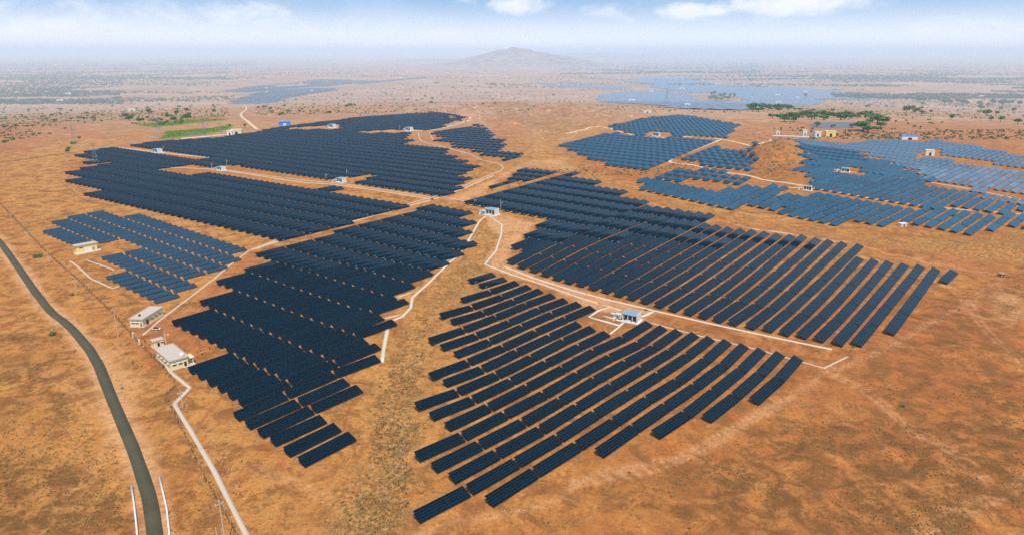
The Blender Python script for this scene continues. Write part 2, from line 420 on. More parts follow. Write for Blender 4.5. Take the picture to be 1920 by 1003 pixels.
    rd = np.maximum(rd, .35 * zone([(830, 180), (1020, 175), (1150, 200), (1200, 225), (1100, 235), (960, 235), (880, 215)], 30))
    rd = np.maximum(rd, .5 * zone([(-60, 235), (90, 235), (150, 215), (250, 240), (120, 260), (-60, 262)], 30))
    rd = np.maximum(rd, .4 * zone([(1500, 250), (1700, 235), (1930, 220), (1930, 290), (1800, 265), (1600, 258)], 30))
    rd = np.maximum(rd, .6 * zone([(1500, 440), (1700, 455), (1900, 480), (1930, 540), (1700, 480)], 10))
    rd = np.maximum(rd, .45 * zone([(1500, 720), (1600, 660), (1780, 570), (1930, 470), (1960, 1020), (1100, 1030), (1250, 900), (1400, 830)], 20))
    z2[near, 0] = rd
    gr = 1.0 * zone([(300, 262), (310, 246), (400, 240), (436, 233), (432, 243), (390, 252), (345, 257)], 3)
    gr = np.maximum(gr, zone([(250, 234), (300, 226), (355, 219), (420, 214), (425, 222), (330, 236), (290, 240)], 4))
    z2[near, 1] = gr
    gd = .9 * zone([(990, 240), (1130, 200), (1240, 205), (1060, 268), (1040, 280), (1100, 320), (1200, 350), (1330, 380), (1560, 420), (1400, 420), (1150, 345), (1000, 300), (960, 265)], 25)
    gd = np.maximum(gd, .55 * zone([(-80, 350), (1000, 300), (1000, 560), (800, 1040), (-80, 1040)], 30))
    gd = np.maximum(gd, .7 * zone([(340, 750), (430, 780), (560, 890), (560, 1010), (470, 1010), (370, 830)], 8))
    gd = np.maximum(gd, .8 * zone([(0, 300), (130, 260), (240, 262), (120, 310), (170, 370), (90, 410), (0, 385)], 12))
    gd = np.maximum(gd, .8 * zone([(190, 375), (480, 435), (480, 465), (440, 450), (300, 415)], 5))
    z2[near, 2] = gd
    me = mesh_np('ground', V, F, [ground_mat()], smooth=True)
    for nm, arr in (('zone', z), ('zone2', z2)):
        arr[:, 3] = 1
        a = me.color_attributes.new(nm, 'FLOAT_COLOR', 'POINT'); a.data.foreach_set('color', arr.ravel())
    o = link_mesh('ground', me); o['kind'] = 'structure'
    return o
# faint vehicle ruts worn into the open soil: picture points, half gauge in metres, strength
RUTS = [([(-20, 337), (60, 330), (120, 326), (170, 333)], 1.6, .7), ([(1690, 1020), (1780, 970), (1860, 935), (1940, 895)], 1.8, .8), ([(1560, 700), (1640, 745), (1700, 800), (1790, 850), (1850, 900)], 1.7, .6),
        ([(60, 1010), (120, 930), (190, 860), (222, 800)], 1.6, .5), ([(230, 640), (215, 690), (225, 760), (262, 860), (290, 900)], 1.6, .6), ([(1080, 905), (1250, 870), (1400, 790), (1480, 745)], 1.7, .7),
        ([(-20, 262), (100, 255), (230, 246), (330, 238), (450, 228)], 2.2, .8), ([(480, 880), (600, 930), (720, 990), (780, 1020)], 1.6, .45), ([(1440, 460), (1560, 470), (1680, 500), (1790, 545), (1850, 620), (1930, 690)], 1.8, .6),
        ([(-20, 700), (60, 690), (120, 720), (170, 770)], 1.6, .5)]
def ground_mat():
    m = bpy.data.materials.new('dry_red_soil'); m.use_nodes = True; t = NT(m.node_tree)
    g = t.n('ShaderNodeNewGeometry'); P = g.outputs['Position']
    # flatten the position so that detail follows the plan
    a1 = t.n('ShaderNodeAttribute', attribute_name='zone'); s1 = t.n('ShaderNodeSeparateColor'); t.put(s1.inputs[0], a1.outputs[0])
    a2 = t.n('ShaderNodeAttribute', attribute_name='zone2'); s2 = t.n('ShaderNodeSeparateColor'); t.put(s2.inputs[0], a2.outputs[0])
    pale, gully, dark = s1.outputs[0], s1.outputs[1], s1.outputs[2]
    red, green, gold = s2.outputs[0], s2.outputs[1], s2.outputs[2]
    big = t.noise(P, .0045, 4, .6, .6); mid = t.noise(P, .022, 5, .65, .8); sml = t.noise(P, .10, 5, .65, .5)
    fin = t.noise(P, .45, 5, .7); tiny = t.noise(P, 1.7, 4, .7)
    streak_v = t.n('ShaderNodeMapping'); t.put(streak_v.inputs[0], P); streak_v.inputs['Rotation'].default_value = (0, 0, R(35)); streak_v.inputs['Scale'].default_value = (1, .22, 1)
    strk = t.noise(streak_v.outputs[0], .16, 5, .7, .6)
    c = t.mix(t.step(big, .38, .62), (0.415, 0.128, 0.030), (0.436, 0.170, 0.040))
    c = t.mix(t.math('MULTIPLY', t.step(mid, .46, .64), .8), c, (0.525, 0.219, 0.052))
    c = t.mix(t.math('MULTIPLY', gold, t.step(sml, .20, .52)), c, (0.544, 0.249, 0.063))
    c = t.mix(t.math('MULTIPLY', t.step(strk, .50, .64), .65), c, (0.356, 0.100, 0.028))
    c = t.mix(t.math('MULTIPLY', t.step(sml, .53, .66), .55), c, (0.594, 0.266, 0.090))
    c = t.mix(t.math('MULTIPLY', red, t.step(sml, .15, .6)), c, (0.407, 0.126, 0.041))
    c = t.mix(t.math('MULTIPLY', pale, t.step(fin, .1, .5)), c, (0.613, 0.295, 0.127))
    pch = t.noise(P, .055, 5, .7, 1.2)
    c = t.mix(t.math('MULTIPLY', t.step(pch, .50, .60), t.math('SUBTRACT', .78, t.math('MULTIPLY', pale, .5))), c, (0.267, 0.096, 0.026))
    c = t.mix(t.math('MULTIPLY', t.step(pch, .30, .42), .0), c, (0.267, 0.096, 0.026))
    # dry scrub: dark brown clumps in patches
    scr = t.math('MULTIPLY', t.step(mid, .36, .50), t.step(t.math('ADD', t.math('MULTIPLY', sml, .5), t.math('MULTIPLY', fin, .5)), .49, .57))
    scr = t.math('MULTIPLY', scr, t.math('SUBTRACT', 1.0, pale, clamp=True))
    c = t.mix(t.math('MULTIPLY', scr, .85), c, (0.198, 0.077, 0.022))
    dk = t.math('MULTIPLY', dark, t.step(t.math('ADD', t.math('MULTIPLY', sml, .6), t.math('MULTIPLY', fin, .4)), .42, .60))
    c = t.mix(t.math('MINIMUM', t.math('MULTIPLY', dk, 1.3), 1.0), c, (0.163, 0.069, 0.018))
    gy = t.math('MULTIPLY', gully, t.step(sml, .28, .58))
    c = t.mix(t.math('MULTIPLY', gy, .75), c, t.mix(t.step(fin, .42, .6), (0.267, 0.116, 0.033), (0.514, 0.266, 0.080)))
    gy2 = t.math('MULTIPLY', gully, t.step(strk, .5, .62))
    c = t.mix(t.math('MULTIPLY', gy2, .55), c, (0.208, 0.103, 0.029))
    # far ground: patchwork of dry fields, with haze's pink pallor put into the colour
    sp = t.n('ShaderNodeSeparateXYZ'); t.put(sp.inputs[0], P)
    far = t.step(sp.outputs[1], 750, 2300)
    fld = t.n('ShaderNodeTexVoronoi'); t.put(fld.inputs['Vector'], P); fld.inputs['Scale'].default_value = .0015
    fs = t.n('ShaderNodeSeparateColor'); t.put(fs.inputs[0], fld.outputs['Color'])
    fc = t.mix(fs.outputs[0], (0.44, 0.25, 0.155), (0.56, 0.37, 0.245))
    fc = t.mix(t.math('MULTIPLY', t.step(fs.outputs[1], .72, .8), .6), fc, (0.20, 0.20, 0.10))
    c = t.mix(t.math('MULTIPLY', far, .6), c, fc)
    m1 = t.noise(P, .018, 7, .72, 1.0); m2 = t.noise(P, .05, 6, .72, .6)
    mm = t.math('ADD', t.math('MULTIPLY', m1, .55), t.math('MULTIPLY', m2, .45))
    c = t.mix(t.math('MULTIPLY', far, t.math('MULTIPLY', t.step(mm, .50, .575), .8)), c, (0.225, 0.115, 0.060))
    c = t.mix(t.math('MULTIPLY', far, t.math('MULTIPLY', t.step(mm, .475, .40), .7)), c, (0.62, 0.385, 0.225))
    hill = t.math('MULTIPLY', t.step(sp.outputs[2], PLAIN + 20, PLAIN + 130), t.step(sp.outputs[1], 17000, 22000))
    hn = t.noise(P, .0027, 6, .65, .5)
    c = t.mix(t.math('MULTIPLY', hill, t.math('MULTIPLY', far, .9)), c, t.mix(t.step(hn, .40, .60), (0.145, 0.115, 0.10), (0.36, 0.26, 0.20)))
    c = t.mix(green, c, t.mix(t.step(sml, .4, .6), (0.092, 0.143, 0.015), (0.173, 0.214, 0.023)))
    # grain and pebbles
    gr = t.math('ADD', t.math('MULTIPLY', t.math('SUBTRACT', fin, .5), 1.1), t.math('MULTIPLY', t.math('SUBTRACT', tiny, .5), 1.0))
    hsv = t.n('ShaderNodeHueSaturation'); t.put(hsv.inputs['Color'], c)
    t.put(hsv.inputs['Value'], t.math('ADD', 1.0, t.math('MULTIPLY', gr, 1.5)))
    c = hsv.outputs[0]
    peb = t.step(tiny, .70, .76)
    c = t.mix(t.math('MULTIPLY', peb, .55), c, (0.75, 0.56, 0.40))
    b = t.n('ShaderNodeBsdfPrincipled'); t.put(b.inputs['Base Color'], c); b.inputs['Roughness'].default_value = .95
    b.inputs['Specular IOR Level'].default_value = .1
    bn = t.n('ShaderNodeBump'); bn.inputs['Strength'].default_value = 1.0; bn.inputs['Distance'].default_value = .5
    t.put(bn.inputs['Height'], t.math('ADD', t.math('MULTIPLY', sml, 2.5), t.math('ADD', fin, t.math('MULTIPLY', tiny, .3))))
    t.put(b.inputs['Normal'], bn.outputs[0])
    o = t.n('ShaderNodeOutputMaterial'); t.t.links.new(b.outputs[0], o.inputs[0])
    return m
ROAD_PX = [(-70, 395), (-30, 425), (0, 455), (33, 500), (66, 547), (97, 585), (125, 607), (145, 628), (168, 655), (188, 692), (211, 750), (235, 805), (254, 852), (270, 900), (283, 950), (291, 1003), (297, 1065), (300, 1140)]
def smooth_line(pts, step):
    """Catmull-Rom through world points, sampled about every step metres"""
    p = np.asarray(pts, float); p = np.vstack([2 * p[0] - p[1], p, 2 * p[-1] - p[-2]]); out = []
    for i in range(1, len(p) - 2):
        n = max(1, int(np.linalg.norm(p[i + 1] - p[i]) / step))
        for k in range(n):
            t = k / n
            out.append(.5 * ((2 * p[i]) + (-p[i - 1] + p[i + 1]) * t + (2 * p[i - 1] - 5 * p[i] + 4 * p[i + 1] - p[i + 2]) * t * t + (-p[i - 1] + 3 * p[i] - 3 * p[i + 1] + p[i + 2]) * t ** 3))
    out.append(p[-2]); return np.array(out)
def dense_line(pts, step):
    p = np.asarray(pts, float); out = []
    for i in range(len(p) - 1):
        n = max(1, int(np.linalg.norm(p[i + 1] - p[i]) / step))
        for k in range(n): out.append(p[i] + (p[i + 1] - p[i]) * k / n)
    out.append(p[-1]); return np.array(out)
ROAD_W = smooth_line(poly_w(ROAD_PX), 4)
def ribbon(name, line, width, top, mats, thick=.5, wob=0.0, ends=None):
    """a slab that follows the ground along a world polyline"""
    p = np.asarray(line); d = np.gradient(p, axis=0); d /= np.linalg.norm(d, axis=1)[:, None] + 1e-9
    n = np.stack([-d[:, 1], d[:, 0]], -1); k = np.arange(len(p))
    wl = width / 2 * (1 + wob * (vnoise(k * .37, k * 0 + 1.5, 3) - .5) * 2); wr = width / 2 * (1 + wob * (vnoise(k * .41, k * 0 + 8.5, 5) - .5) * 2)
    L, Rt = p + n * wl[:, None], p - n * wr[:, None]
    hz = np.maximum(np.maximum(height(L[:, 0], L[:, 1]), height(Rt[:, 0], Rt[:, 1])), height(p[:, 0], p[:, 1])) + top
    V = []
    for a, dz in ((L, 0), (Rt, 0), (Rt, -thick), (L, -thick)): V.append(np.column_stack([a, hz + dz]))
    V = np.stack(V, 1).reshape(-1, 3); F = []
    for i in range(len(p) - 1):
        a, b = 4 * i, 4 * i + 4
        F += [(a + 1, b + 1, b, a), (a, b, b + 3, a + 3), (a + 2, b + 2, b + 1, a + 1), (a + 3, b + 3, b + 2, a + 2)]
    F += [(0, 3, 2, 1), (4 * len(p) - 4, 4 * len(p) - 3, 4 * len(p) - 2, 4 * len(p) - 1)]
    return link_mesh(name, mesh_np(name, V, F, mats))
ground = build_ground()

def asphalt_mat():
    m = bpy.data.materials.new('worn_asphalt'); m.use_nodes = True; t = NT(m.node_tree)
    g = t.n('ShaderNodeNewGeometry'); P = g.outputs['Position']
    n1 = t.noise(P, .08, 4, .6); n2 = t.noise(P, 1.2, 4, .7)
    c = t.mix(t.step(n1, .3, .7), (0.060, 0.047, 0.017), (0.082, 0.064, 0.026))
    c = t.mix(t.math('MULTIPLY', t.step(n2, .5, .75), .5), c, (0.11, 0.085, 0.045))
    b = t.n('ShaderNodeBsdfPrincipled'); t.put(b.inputs['Base Color'], c); b.inputs['Roughness'].default_value = .85
    o = t.n('ShaderNodeOutputMaterial'); t.t.links.new(b.outputs[0], o.inputs[0]); return m
M['asphalt'] = asphalt_mat()
o = ribbon('asphalt_road', ROAD_W, 4.7, .12, [M['asphalt']], .5, .09); o['kind'] = 'structure'
# the access tracks and the concrete drains of the plant
TRACKS = [  # picture points, width, material, height, smooth
    ('dirt_track', [(475, 467), (540, 446), (640, 420), (740, 394), (815, 373), (870, 353), (925, 329)], 5.0, 'dirt', .10, 0),
    ('concrete_kerb', [(468, 470), (540, 441.5), (640, 415.5), (740, 389.5), (815, 369), (862, 352), (915, 330), (938, 321), (944, 316), (937, 308), (905, 301), (882, 290), (858, 281)], 1.44, 'concrete', .2, 0),
    ('dirt_track', [(312, 314), (400, 318), (480, 329), (560, 341), (640, 348), (730, 361), (815, 375)], 5.0, 'dirt', .1, 1),
    ('concrete_kerb', [(420, 318), (480, 327), (560, 337.5), (640, 345), (730, 357.5), (812, 371)], 1.20, 'concrete', .2, 0),
    ('concrete_kerb', [(832, 369), (880, 380), (925, 394)], 1.44, 'concrete', .2, 1),
    ('concrete_path', [(268, 628), (300, 600), (350, 562), (400, 524), (440, 490), (470, 468)], 1.28, 'concrete', .2, 0),
    ('concrete_drain', [(716, 679), (719, 655), (727, 616)], 2.03, 'whitec', .25, 0),
    ('concrete_drain', [(738, 600), (753, 594), (770, 577), (773, 558), (802, 532), (835, 500), (860, 476), (884, 441), (900, 414), (912, 405)], 1.87, 'whitec', .25, 0),
    ('concrete_drain', [(745, 557), (773, 548)], 1.01, 'whitec', .3, 0), ('concrete_drain', [(722, 597), (752, 590)], 1.01, 'whitec', .3, 0),
    ('concrete_drain', [(853, 459), (884, 452)], 0.94, 'whitec', .3, 0), ('concrete_drain', [(835, 490), (852, 484)], 0.94, 'whitec', .3, 0),
    ('concrete_drain', [(917, 405), (941, 422), (940, 440), (930, 470), (909, 496), (959, 515), (1019, 534), (1080, 556), (1120, 568)], 1.56, 'whitec', .25, 0),
    ('concrete_drain', [(942, 498), (999, 521), (1079, 546), (1140, 562), (1226, 582), (1329, 606), (1444, 631), (1560, 655)], 1.72, 'whitec', .25, 0),
    ('concrete_drain', [(1216, 604), (1306, 628), (1421, 655), (1545, 690), (1590, 668)], 0.88, 'concrete', .2, 0),
    ('concrete_drain', [(1128, 570), (1164, 582)], 1.25, 'whitec', .25, 0),
    ('concrete_path', [(303, 672), (321, 698), (356, 727), (327, 757), (361, 813), (401, 882), (431, 942), (460, 999), (486, 1050), (520, 1120)], 1.76, 'concrete', .22, 0),
    ('concrete_drain', [(92, 438), (120, 449), (140, 456)], 1.28, 'concrete', .25, 0), ('concrete_drain', [(131, 489), (148, 502), (170, 522), (211, 541), (228, 535)], 1.20, 'concrete', .25, 0),
    ('concrete_drain', [(160, 487), (188, 497), (214, 506)], 1.12, 'concrete', .25, 0),
    ('dirt_track', [(1060, 251), (1100, 242), (1135, 240), (1170, 249), (1200, 257), (1250, 258), (1310, 256), (1350, 261), (1400, 272), (1430, 270), (1446, 262)], 6.0, 'dirtpale', .1, 1),
    ('dirt_track', [(1352, 262), (1310, 278), (1255, 302), (1300, 310), (1345, 321), (1400, 329), (1435, 338), (1480, 344), (1530, 353)], 5.5, 'dirtpale', .1, 1),
    ('dirt_track', [(1445, 350), (1480, 352), (1535, 355), (1600, 366), (1660, 377), (1720, 384), (1790, 392), (1860, 397), (1940, 404)], 6.0, 'dirt', .1, 1),
    ('dirt_track', [(1500, 301), (1540, 311), (1580, 320), (1640, 327), (1690, 334), (1760, 345), (1830, 357), (1900, 372), (1950, 384)], 5.0, 'dirt', .1, 1),
    ('dirt_track', [(777, 246), (830, 240), (880, 224), (900, 222)], 6.0, 'dirtpale', .1, 1),
    ('concrete_kerb', [(784, 249), (788, 262), (800, 268), (840, 278), (872, 288)], 1.40, 'whitec', .2, 1), ('concrete_kerb', [(805, 248), (809, 258), (814, 264)], 1.25, 'whitec', .2, 0),
    ('dirt_track', [(668, 247), (742, 245)], 6, 'dirt', .1, 0), ('dirt_track', [(540, 239.5), (605, 238.5)], 6, 'dirt', .1, 0),
    ('dirt_track', [(482, 243), (460, 225), (452, 214), (462, 203), (458, 197)], 7.0, 'dirtpale', .1, 1),
    ('dirt_track', [(225, 277), (290, 285), (345, 291), (398, 296)], 8.0, 'dirt', .1, 1),
    ('dirt_track', [(1795, 213), (1760, 203), (1735, 193)], 8.0, 'dirtpale', .1, 0),
]
for (nm, px, wd, mt, top, smo) in TRACKS:
    pw = np.array([at(*p)[:2] for p in px]); ln = smooth_line(pw, 4) if smo else dense_line(pw, 4)
    o = ribbon(nm, ln, wd, top, [M[mt]], .6, .25 if 'dirt' in nm else .16); o['kind'] = 'structure'
# worn wheel tracks in the open ground, just tinted strips of bare earth
def water_mat():
    m = bpy.data.materials.new('pond_water'); m.use_nodes = True; t = NT(m.node_tree)
    b = t.n('ShaderNodeBsdfPrincipled'); b.inputs['Base Color'].default_value = (.13, .115, .11, 1); b.inputs['Roughness'].default_value = .35; b.inputs['Specular IOR Level'].default_value = .12
    o = t.n('ShaderNodeOutputMaterial'); t.t.links.new(b.outputs[0], o.inputs[0]); return m
pond = smooth_line(poly_w([(1512, 236), (1535, 231), (1580, 230), (1625, 232), (1622, 238), (1580, 241), (1540, 241), (1512, 236)]), 6)
n_ = len(pond); V = np.vstack([np.column_stack([pond, np.full(n_, .35)]), np.column_stack([pond, np.full(n_, -.5)]), [[*pond.mean(0), .35]]])
pm = bpy.data.meshes.new('pond_water'); pm.from_pydata(V.tolist(), [], [(i, (i + 1) % n_, 2 * n_) for i in range(n_)] + [(i, n_ + i, n_ + (i + 1) % n_, (i + 1) % n_) for i in range(n_)])
pm.materials.append(water_mat()); o = link_mesh('pond_water', pm); o['kind'] = 'structure'

# ------------------------------------------------------------------ the air
def haze():
    m = bpy.data.materials.new('pale_haze'); m.use_nodes = True; t = NT(m.node_tree)
    v = t.n('ShaderNodeVolumePrincipled'); v.inputs['Color'].default_value = (.80, .90, 1.0, 1); v.inputs['Density'].default_value = HAZE
    v.inputs['Anisotropy'].default_value = -0.12
    o = t.n('ShaderNodeOutputMaterial'); t.t.links.new(v.outputs[0], o.inputs['Volume'])
    b = MB().box(-165000, 165000, -3000, 165000, -535, 520); ob = b.build('haze', m); ob['kind'] = 'stuff'
HAZE = 0.000036
haze()
# ------------------------------------------------------------------ solar tables
TILT = R(20); DEP = 5.3; LOW = 0.75; LT = 25.6
def table_boxes(L, dep, nrow, gap, frame=True, mrow=0, mfr=1, legs=True):
    """-> list of row builders and a frame builder; x along the table centred, y to the north, low edge at y = 0"""
    rows = []; ct, st = math.cos(TILT), math.sin(TILT); wr = (dep - gap * (nrow - 1)) / nrow
    def slab(mb, x0, x1, s0, s1, t0, t1, m):
        P = []
        for t_ in (t0, t1):
            for x, s_ in ((x0, s0), (x1, s0), (x1, s1), (x0, s1)):
                P.append((x, s_ * ct - t_ * st, LOW + s_ * st + t_ * ct))
        mb.hexa(P, m)
    for k in range(nrow):
        b = MB(); s0 = k * (wr + gap)
        slab(b, -L / 2 + (0.5 if k == nrow - 1 else 0), L / 2, s0, s0 + wr, 0, .045, mrow); rows.append(b)
    f = MB()
    for k in range(nrow + 1):
        s0 = max(.0, k * (wr + gap) - gap / 2 - .1)
        slab(f, -L / 2 + .1, L / 2 - .1, s0, min(s0 + .2, dep), -.10, -.004, mfr)
    if legs:
        n = max(2, int(L / 3.6))
        for i in range(n):
            x = -L / 2 + L * (i + .5) / n
            slab(f, x - .05, x + .05, .1, dep - .1, -.22, -.104, mfr)
            for s_ in (.9, dep - 1.0):
                y, zt = s_ * ct, LOW + s_ * st - .2
                f.box(x - .06, x + .06, y - .06, y + .06, -.6, zt, mfr)
    return rows, f
def make_table(kind_name, L, dep, nrow, gap, face, parts):
    rows, f = table_boxes(L, dep, nrow, gap)
    if parts:
        root = empty(kind_name, (0, 0, 0))
        for b in rows: b.build('module_row', M[face], root)
        f.build('support_frame', M['alu'], root)
        return root
    b = MB()
    for q in rows + [f]: b.add(q.v, q.f); b.m[-len(q.f):] = [0 if q is not f else 1] * len(q.f)
    return b.build(kind_name, [M[face], M['alu']])

tables = []   # dict(c=(x,y) centre of the low edge, az, L, kind, field, row, colm)
def put_table(p0, p1, kind, field, row, colm, gap=.55, dep=1.0):
    """p0, p1: world ends of the upper (north) edge, gap included"""
    d = p1 - p0; L = np.linalg.norm(d); e = d / L; n = np.array([-e[1], e[0]])
    mid = (p0 + p1) / 2 - n * DEP * dep * math.cos(TILT)
    tables.append(dict(c=mid, e=e, L=L - gap, kind=kind, field=field, row=row, col=colm, dep=dep))
ZTOP = LOW + DEP * math.sin(TILT)
def W2(p, z=ZTOP): return flat_at(p[0], p[1], z)[:2]
# front block, row by row from the far end: upper-edge points, left end, gaps, right end (picture points)
FRONT = [
 [(874.6,523.9),(922.5,509.9)], [(894.6,532.8),(943.4,518.3)], [(859.7,558.7),(915.5,542.8),(965.3,525.5)],
 [(820.2,586.7),(880.6,570.7),(937.4,551.8),(987.3,532.8)], [(840.7,599.6),(902.5,581.3),(959.4,559.7),(1009.2,539.8)],
 [(798.9,633.5),(864.7,612.6),(925.5,589.6),(982.3,566.7),(1033,548.8)], [(821.4,646.5),(888.6,623.9),(950.4,599.6),(1006.2,575.7),(1056,557.4)],
 [(846.7,660.4),(913.1,634.5),(974.3,607.6),(1030.7,583.7),(1081,564.1)], [(799.5,699.5),(871.9,673.2),(938.4,645.5),(999.8,617.2),(1056,592.6),(1105.9,571.7)],
 [(825.8,712.6),(898.2,685.7),(964.3,654.4),(1026.1,626.1),(1080,601.2)], [(773.2,753.8),(852.1,727.5),(925.2,696.9),(991.3,665),(1052.1,634.1),(1105.9,609.6)],
 [(800.1,773.5),(880.1,742.3),(952.5,708.4),(1018.3,674.8),(1081,643.9),(1132.8,619)], [(829.1,793.3),(909.7,756.4),(983.1,719.2),(1049.6,684.7),(1107.9,653),(1163.1,628.8),(1211.2,600.1)],
 [(772.5,847.6),(860.4,809.7),(940.3,769.6),(1013.4,732.4),(1077.5,696.2),(1137.8,664.3),(1191.7,639.1),(1237.6,608.2)],
 [(803.4,869),(892.3,825.5),(973.2,784.4),(1043.6,744.9),(1108.8,706.1),(1167.6,674),(1220.4,646),(1266.2,615)],
 [(836.3,888.7),(924.5,842),(1006.1,798.2),(1075.9,756.1),(1140.7,717.6),(1197.5,685),(1250.2,654),(1296.7,620.8)],
 [(769.9,959.4),(869.2,909.1),(960.1,858.4),(1039,813),(1108.8,768.6),(1173.4,729.7),(1228.4,696.4),(1282.3,661.4),(1325.9,628.1)],
 [(904.8,931.5),(994.3,876.5),(1074.2,827.8),(1144,783.4),(1206.6,742.3),(1262.8,709),(1315.5,670),(1356.8,633.8)],
 [(1112,842),(1181.2,794.9),(1241,754.9),(1296,718.2),(1347.6,680.4),(1388.5,641.4)], [(1218,807.5),(1277.8,769.5),(1330.5,728.5),(1380.9,688.4),(1421,649.9)],
 [(1314,778.5),(1369.4,736.6),(1416.4,695.7),(1455.4,656.3)], [(1403,746),(1452,704.5),(1488.7,664.3)]]
for r, pts in enumerate(FRONT):
    for c in range(len(pts) - 1): put_table(W2(pts[c]), W2(pts[c + 1]), 'navy', 'front', len(FRONT) - r, c + 1, gap=.8)
# block beside the guardhouses, rows from the front
LEFT = [
 [(553.1,859.3),(654.3,808)], [(525.9,840.8),(627.1,791.9)], [(500.7,820.9),(600.9,776.6)], [(477,806.9),(577.5,760.5),(668.9,720.7)],
 [(453.6,790.5),(553.1,747.6),(644.5,708.2)], [(432.4,775.5),(529.4,733.7),(620.8,695.3),(703.8,664.6)], [(440.4,749.4),(534.6,711),(622.9,675),(703.8,642.9)],
 [(421.2,737.1),(514.3,700.5),(600.9,664.9),(681.1,633.5)], [(402,723.9),(493.8,690),(579.9,656.2),(660.2,624.8),(735.2,598.3)],
 [(382.8,712.7),(473.5,679.6),(559,647.1),(639.3,616.8),(710.8,589.5)], [(364.7,700.5),(454.3,669.8),(539.1,638.4),(618.3,609.8),(691.6,581.2),(757.9,559.2)],
 [(347.9,690),(436.2,659.7),(520.6,630),(599.1,602.1),(670.7,574.9),(735.2,552.2)]]
for r, pts in enumerate(LEFT):
    for c in range(len(pts) - 1): put_table(W2(pts[c]), W2(pts[c + 1]), 'navy', 'left', r + 1, c + 1, gap=.9, dep=1.1)
# block behind the kiosk: left end, middle, right end of the upper edge and the number of tables
BACK = [([(1760,525),(1781.9,505.6)],1), ([(1656.9,619.1),(1705,558),(1748.2,499.9)],4), ([(1595.2,640.4),(1645.7,582),(1719.6,495.2)],5), ([(1558.9,639.1),(1615.9,576.9),(1689.8,492.6)],5),
 ([(1523.9,632.6),(1583.5,574.3),(1661.3,487.9)],5), ([(1491.5,626.1),(1555,567.8),(1633.6,484)],5), ([(1459.1,620.9),(1522.6,564.7),(1605.6,480.4)],5),
 ([(1428,614.4),(1492.8,560),(1606.9,456.3)],6), ([(1395.6,608.7),(1464.3,554.8),(1576.5,452.4)],6), ([(1362.6,601.7),(1436,550),(1551.1,448.5)],6), ([(1333.9,596.2),(1408,544.5),(1527.8,445.1)],6),
 ([(1306.4,589.8),(1381,539),(1501.9,439.4)],6), ([(1278.9,583.4),(1354,533.5),(1479.8,438.7)],6), ([(1250.2,577.2),(1330,526.5),(1455.2,437.6)],6), ([(1224,569.6),(1305,520),(1431.9,433)],6),
 ([(1197,562.5),(1280,513.5),(1408.5,430)],6), ([(1172,555.7),(1256,507.5),(1386.5,428)],6), ([(1147.5,549.5),(1236,500),(1364.2,425.2)],6), ([(1123.8,543),(1212,494.5),(1342.7,421.3)],6),
 ([(1100,537.5),(1190,489),(1322,418)],6), ([(1076,531),(1190,470.5),(1330,399.2)],7), ([(1053.8,526),(1168,465),(1310.4,397.4)],7), ([(1032.5,520),(1146,459.5),(1290.6,395.3)],7), ([(1011,512.5),(1125,454),(1271.8,391.7)],7),
 ([(989,505.5),(1105,447),(1252,389)],7), ([(967,498.5),(1085,441.5),(1233,386.8)],7), ([(947,490.3),(1065,436),(1214,384.7)],7), ([(973.7,470.5),(1075,424),(1198,381.4)],6), ([(955.8,463.5),(1060,418),(1190,373)],7), ([(967.7,446.6),(1060,408),(1173,364)],6)]
for r, (pts, n) in enumerate(BACK[:27]):
    P = np.array([W2(p) for p in pts])
    ln = smooth_line(P, 2.0) if len(P) > 2 else P
    s_ = np.concatenate([[0], np.cumsum(np.linalg.norm(np.diff(ln, axis=0), axis=1))])
    q = np.stack([np.interp(np.linspace(0, s_[-1], n + 1), s_, ln[:, k]) for k in (0, 1)], -1)
    for c in range(n): put_table(q[c], q[c + 1], 'navy', 'back', r + 1, c + 1, gap=.8, dep=1.12 + min(.17, max(0, r - 14) * .025))
# lattice blocks: rows at a fixed pitch, tables kept where their middle falls in the block's outline
def lattice(field, kind, poly, anchor, az_deg, pitch, L, shift, rmin=None, rmax=None, holes=(), gap=.9, row0=0, jit=0.0, dep=1.0):
    W2 = (lambda p: at(p[0], p[1], 3.0)[:2]) if field == 'far_plain' else globals()['W2']
    O = W2(anchor); a = R(az_deg); E = np.array([math.sin(a), math.cos(a)]); N = np.array([-E[1], E[0]])
    Pw = np.array([W2(p) for p in poly]); H = [np.array([W2(p) for p in h]) for h in holes]
    u, v = (Pw - O) @ E, (Pw - O) @ N
    k0, k1 = int(math.floor(v.min() / pitch)), int(math.ceil(v.max() / pitch))
    if rmin is not None: k0 = max(k0, rmin)
    if rmax is not None: k1 = min(k1, rmax)
    for k in range(k0, k1 + 1):
        j0 = int(math.floor((u.min() - k * shift) / L)) - 1; j1 = int(math.ceil((u.max() - k * shift) / L)) + 1
        js = np.arange(j0, j1 + 1); c = O + N * (pitch * k) + E[None] * ((js + .5) * L + k * shift)[:, None]
        ok = inside(c, Pw)
        for h in H:
            for f_ in (-.3, 0, .3): ok &= ~inside(c + E * (L * f_), h)
        cc = 0
        for q in c[ok]:
            cc += 1; j = (hashn(np.array([k]), np.array([cc]), 77)[0] - .5) * jit
            put_table(q - E * L / 2 + N * j, q + E * L / 2 + N * j, kind, field, row0 + k - k0 + 1, cc, gap, dep)
A_POLY = [(430,662),(330,600),(322,592),(392,573),(370,560),(432,540),(416,527),(432,508),(478,505),(482,490),(492,472),(540,456),(640,428),(740,401),(812,380),(890,394),(862,404),(902,414),(866,424),(887,432),(850,446),(875,456),(836,470),(858,480),(812,500),(832,508),(775,523),(784,528),(735,549),(740,575),(690,600),(500,680)]
lattice('left', 'navy', A_POLY, (503.2, 622), 38.2, 9.67, 26.9, .13, rmin=0, row0=12, gap=1.0, jit=.1, dep=1.12)
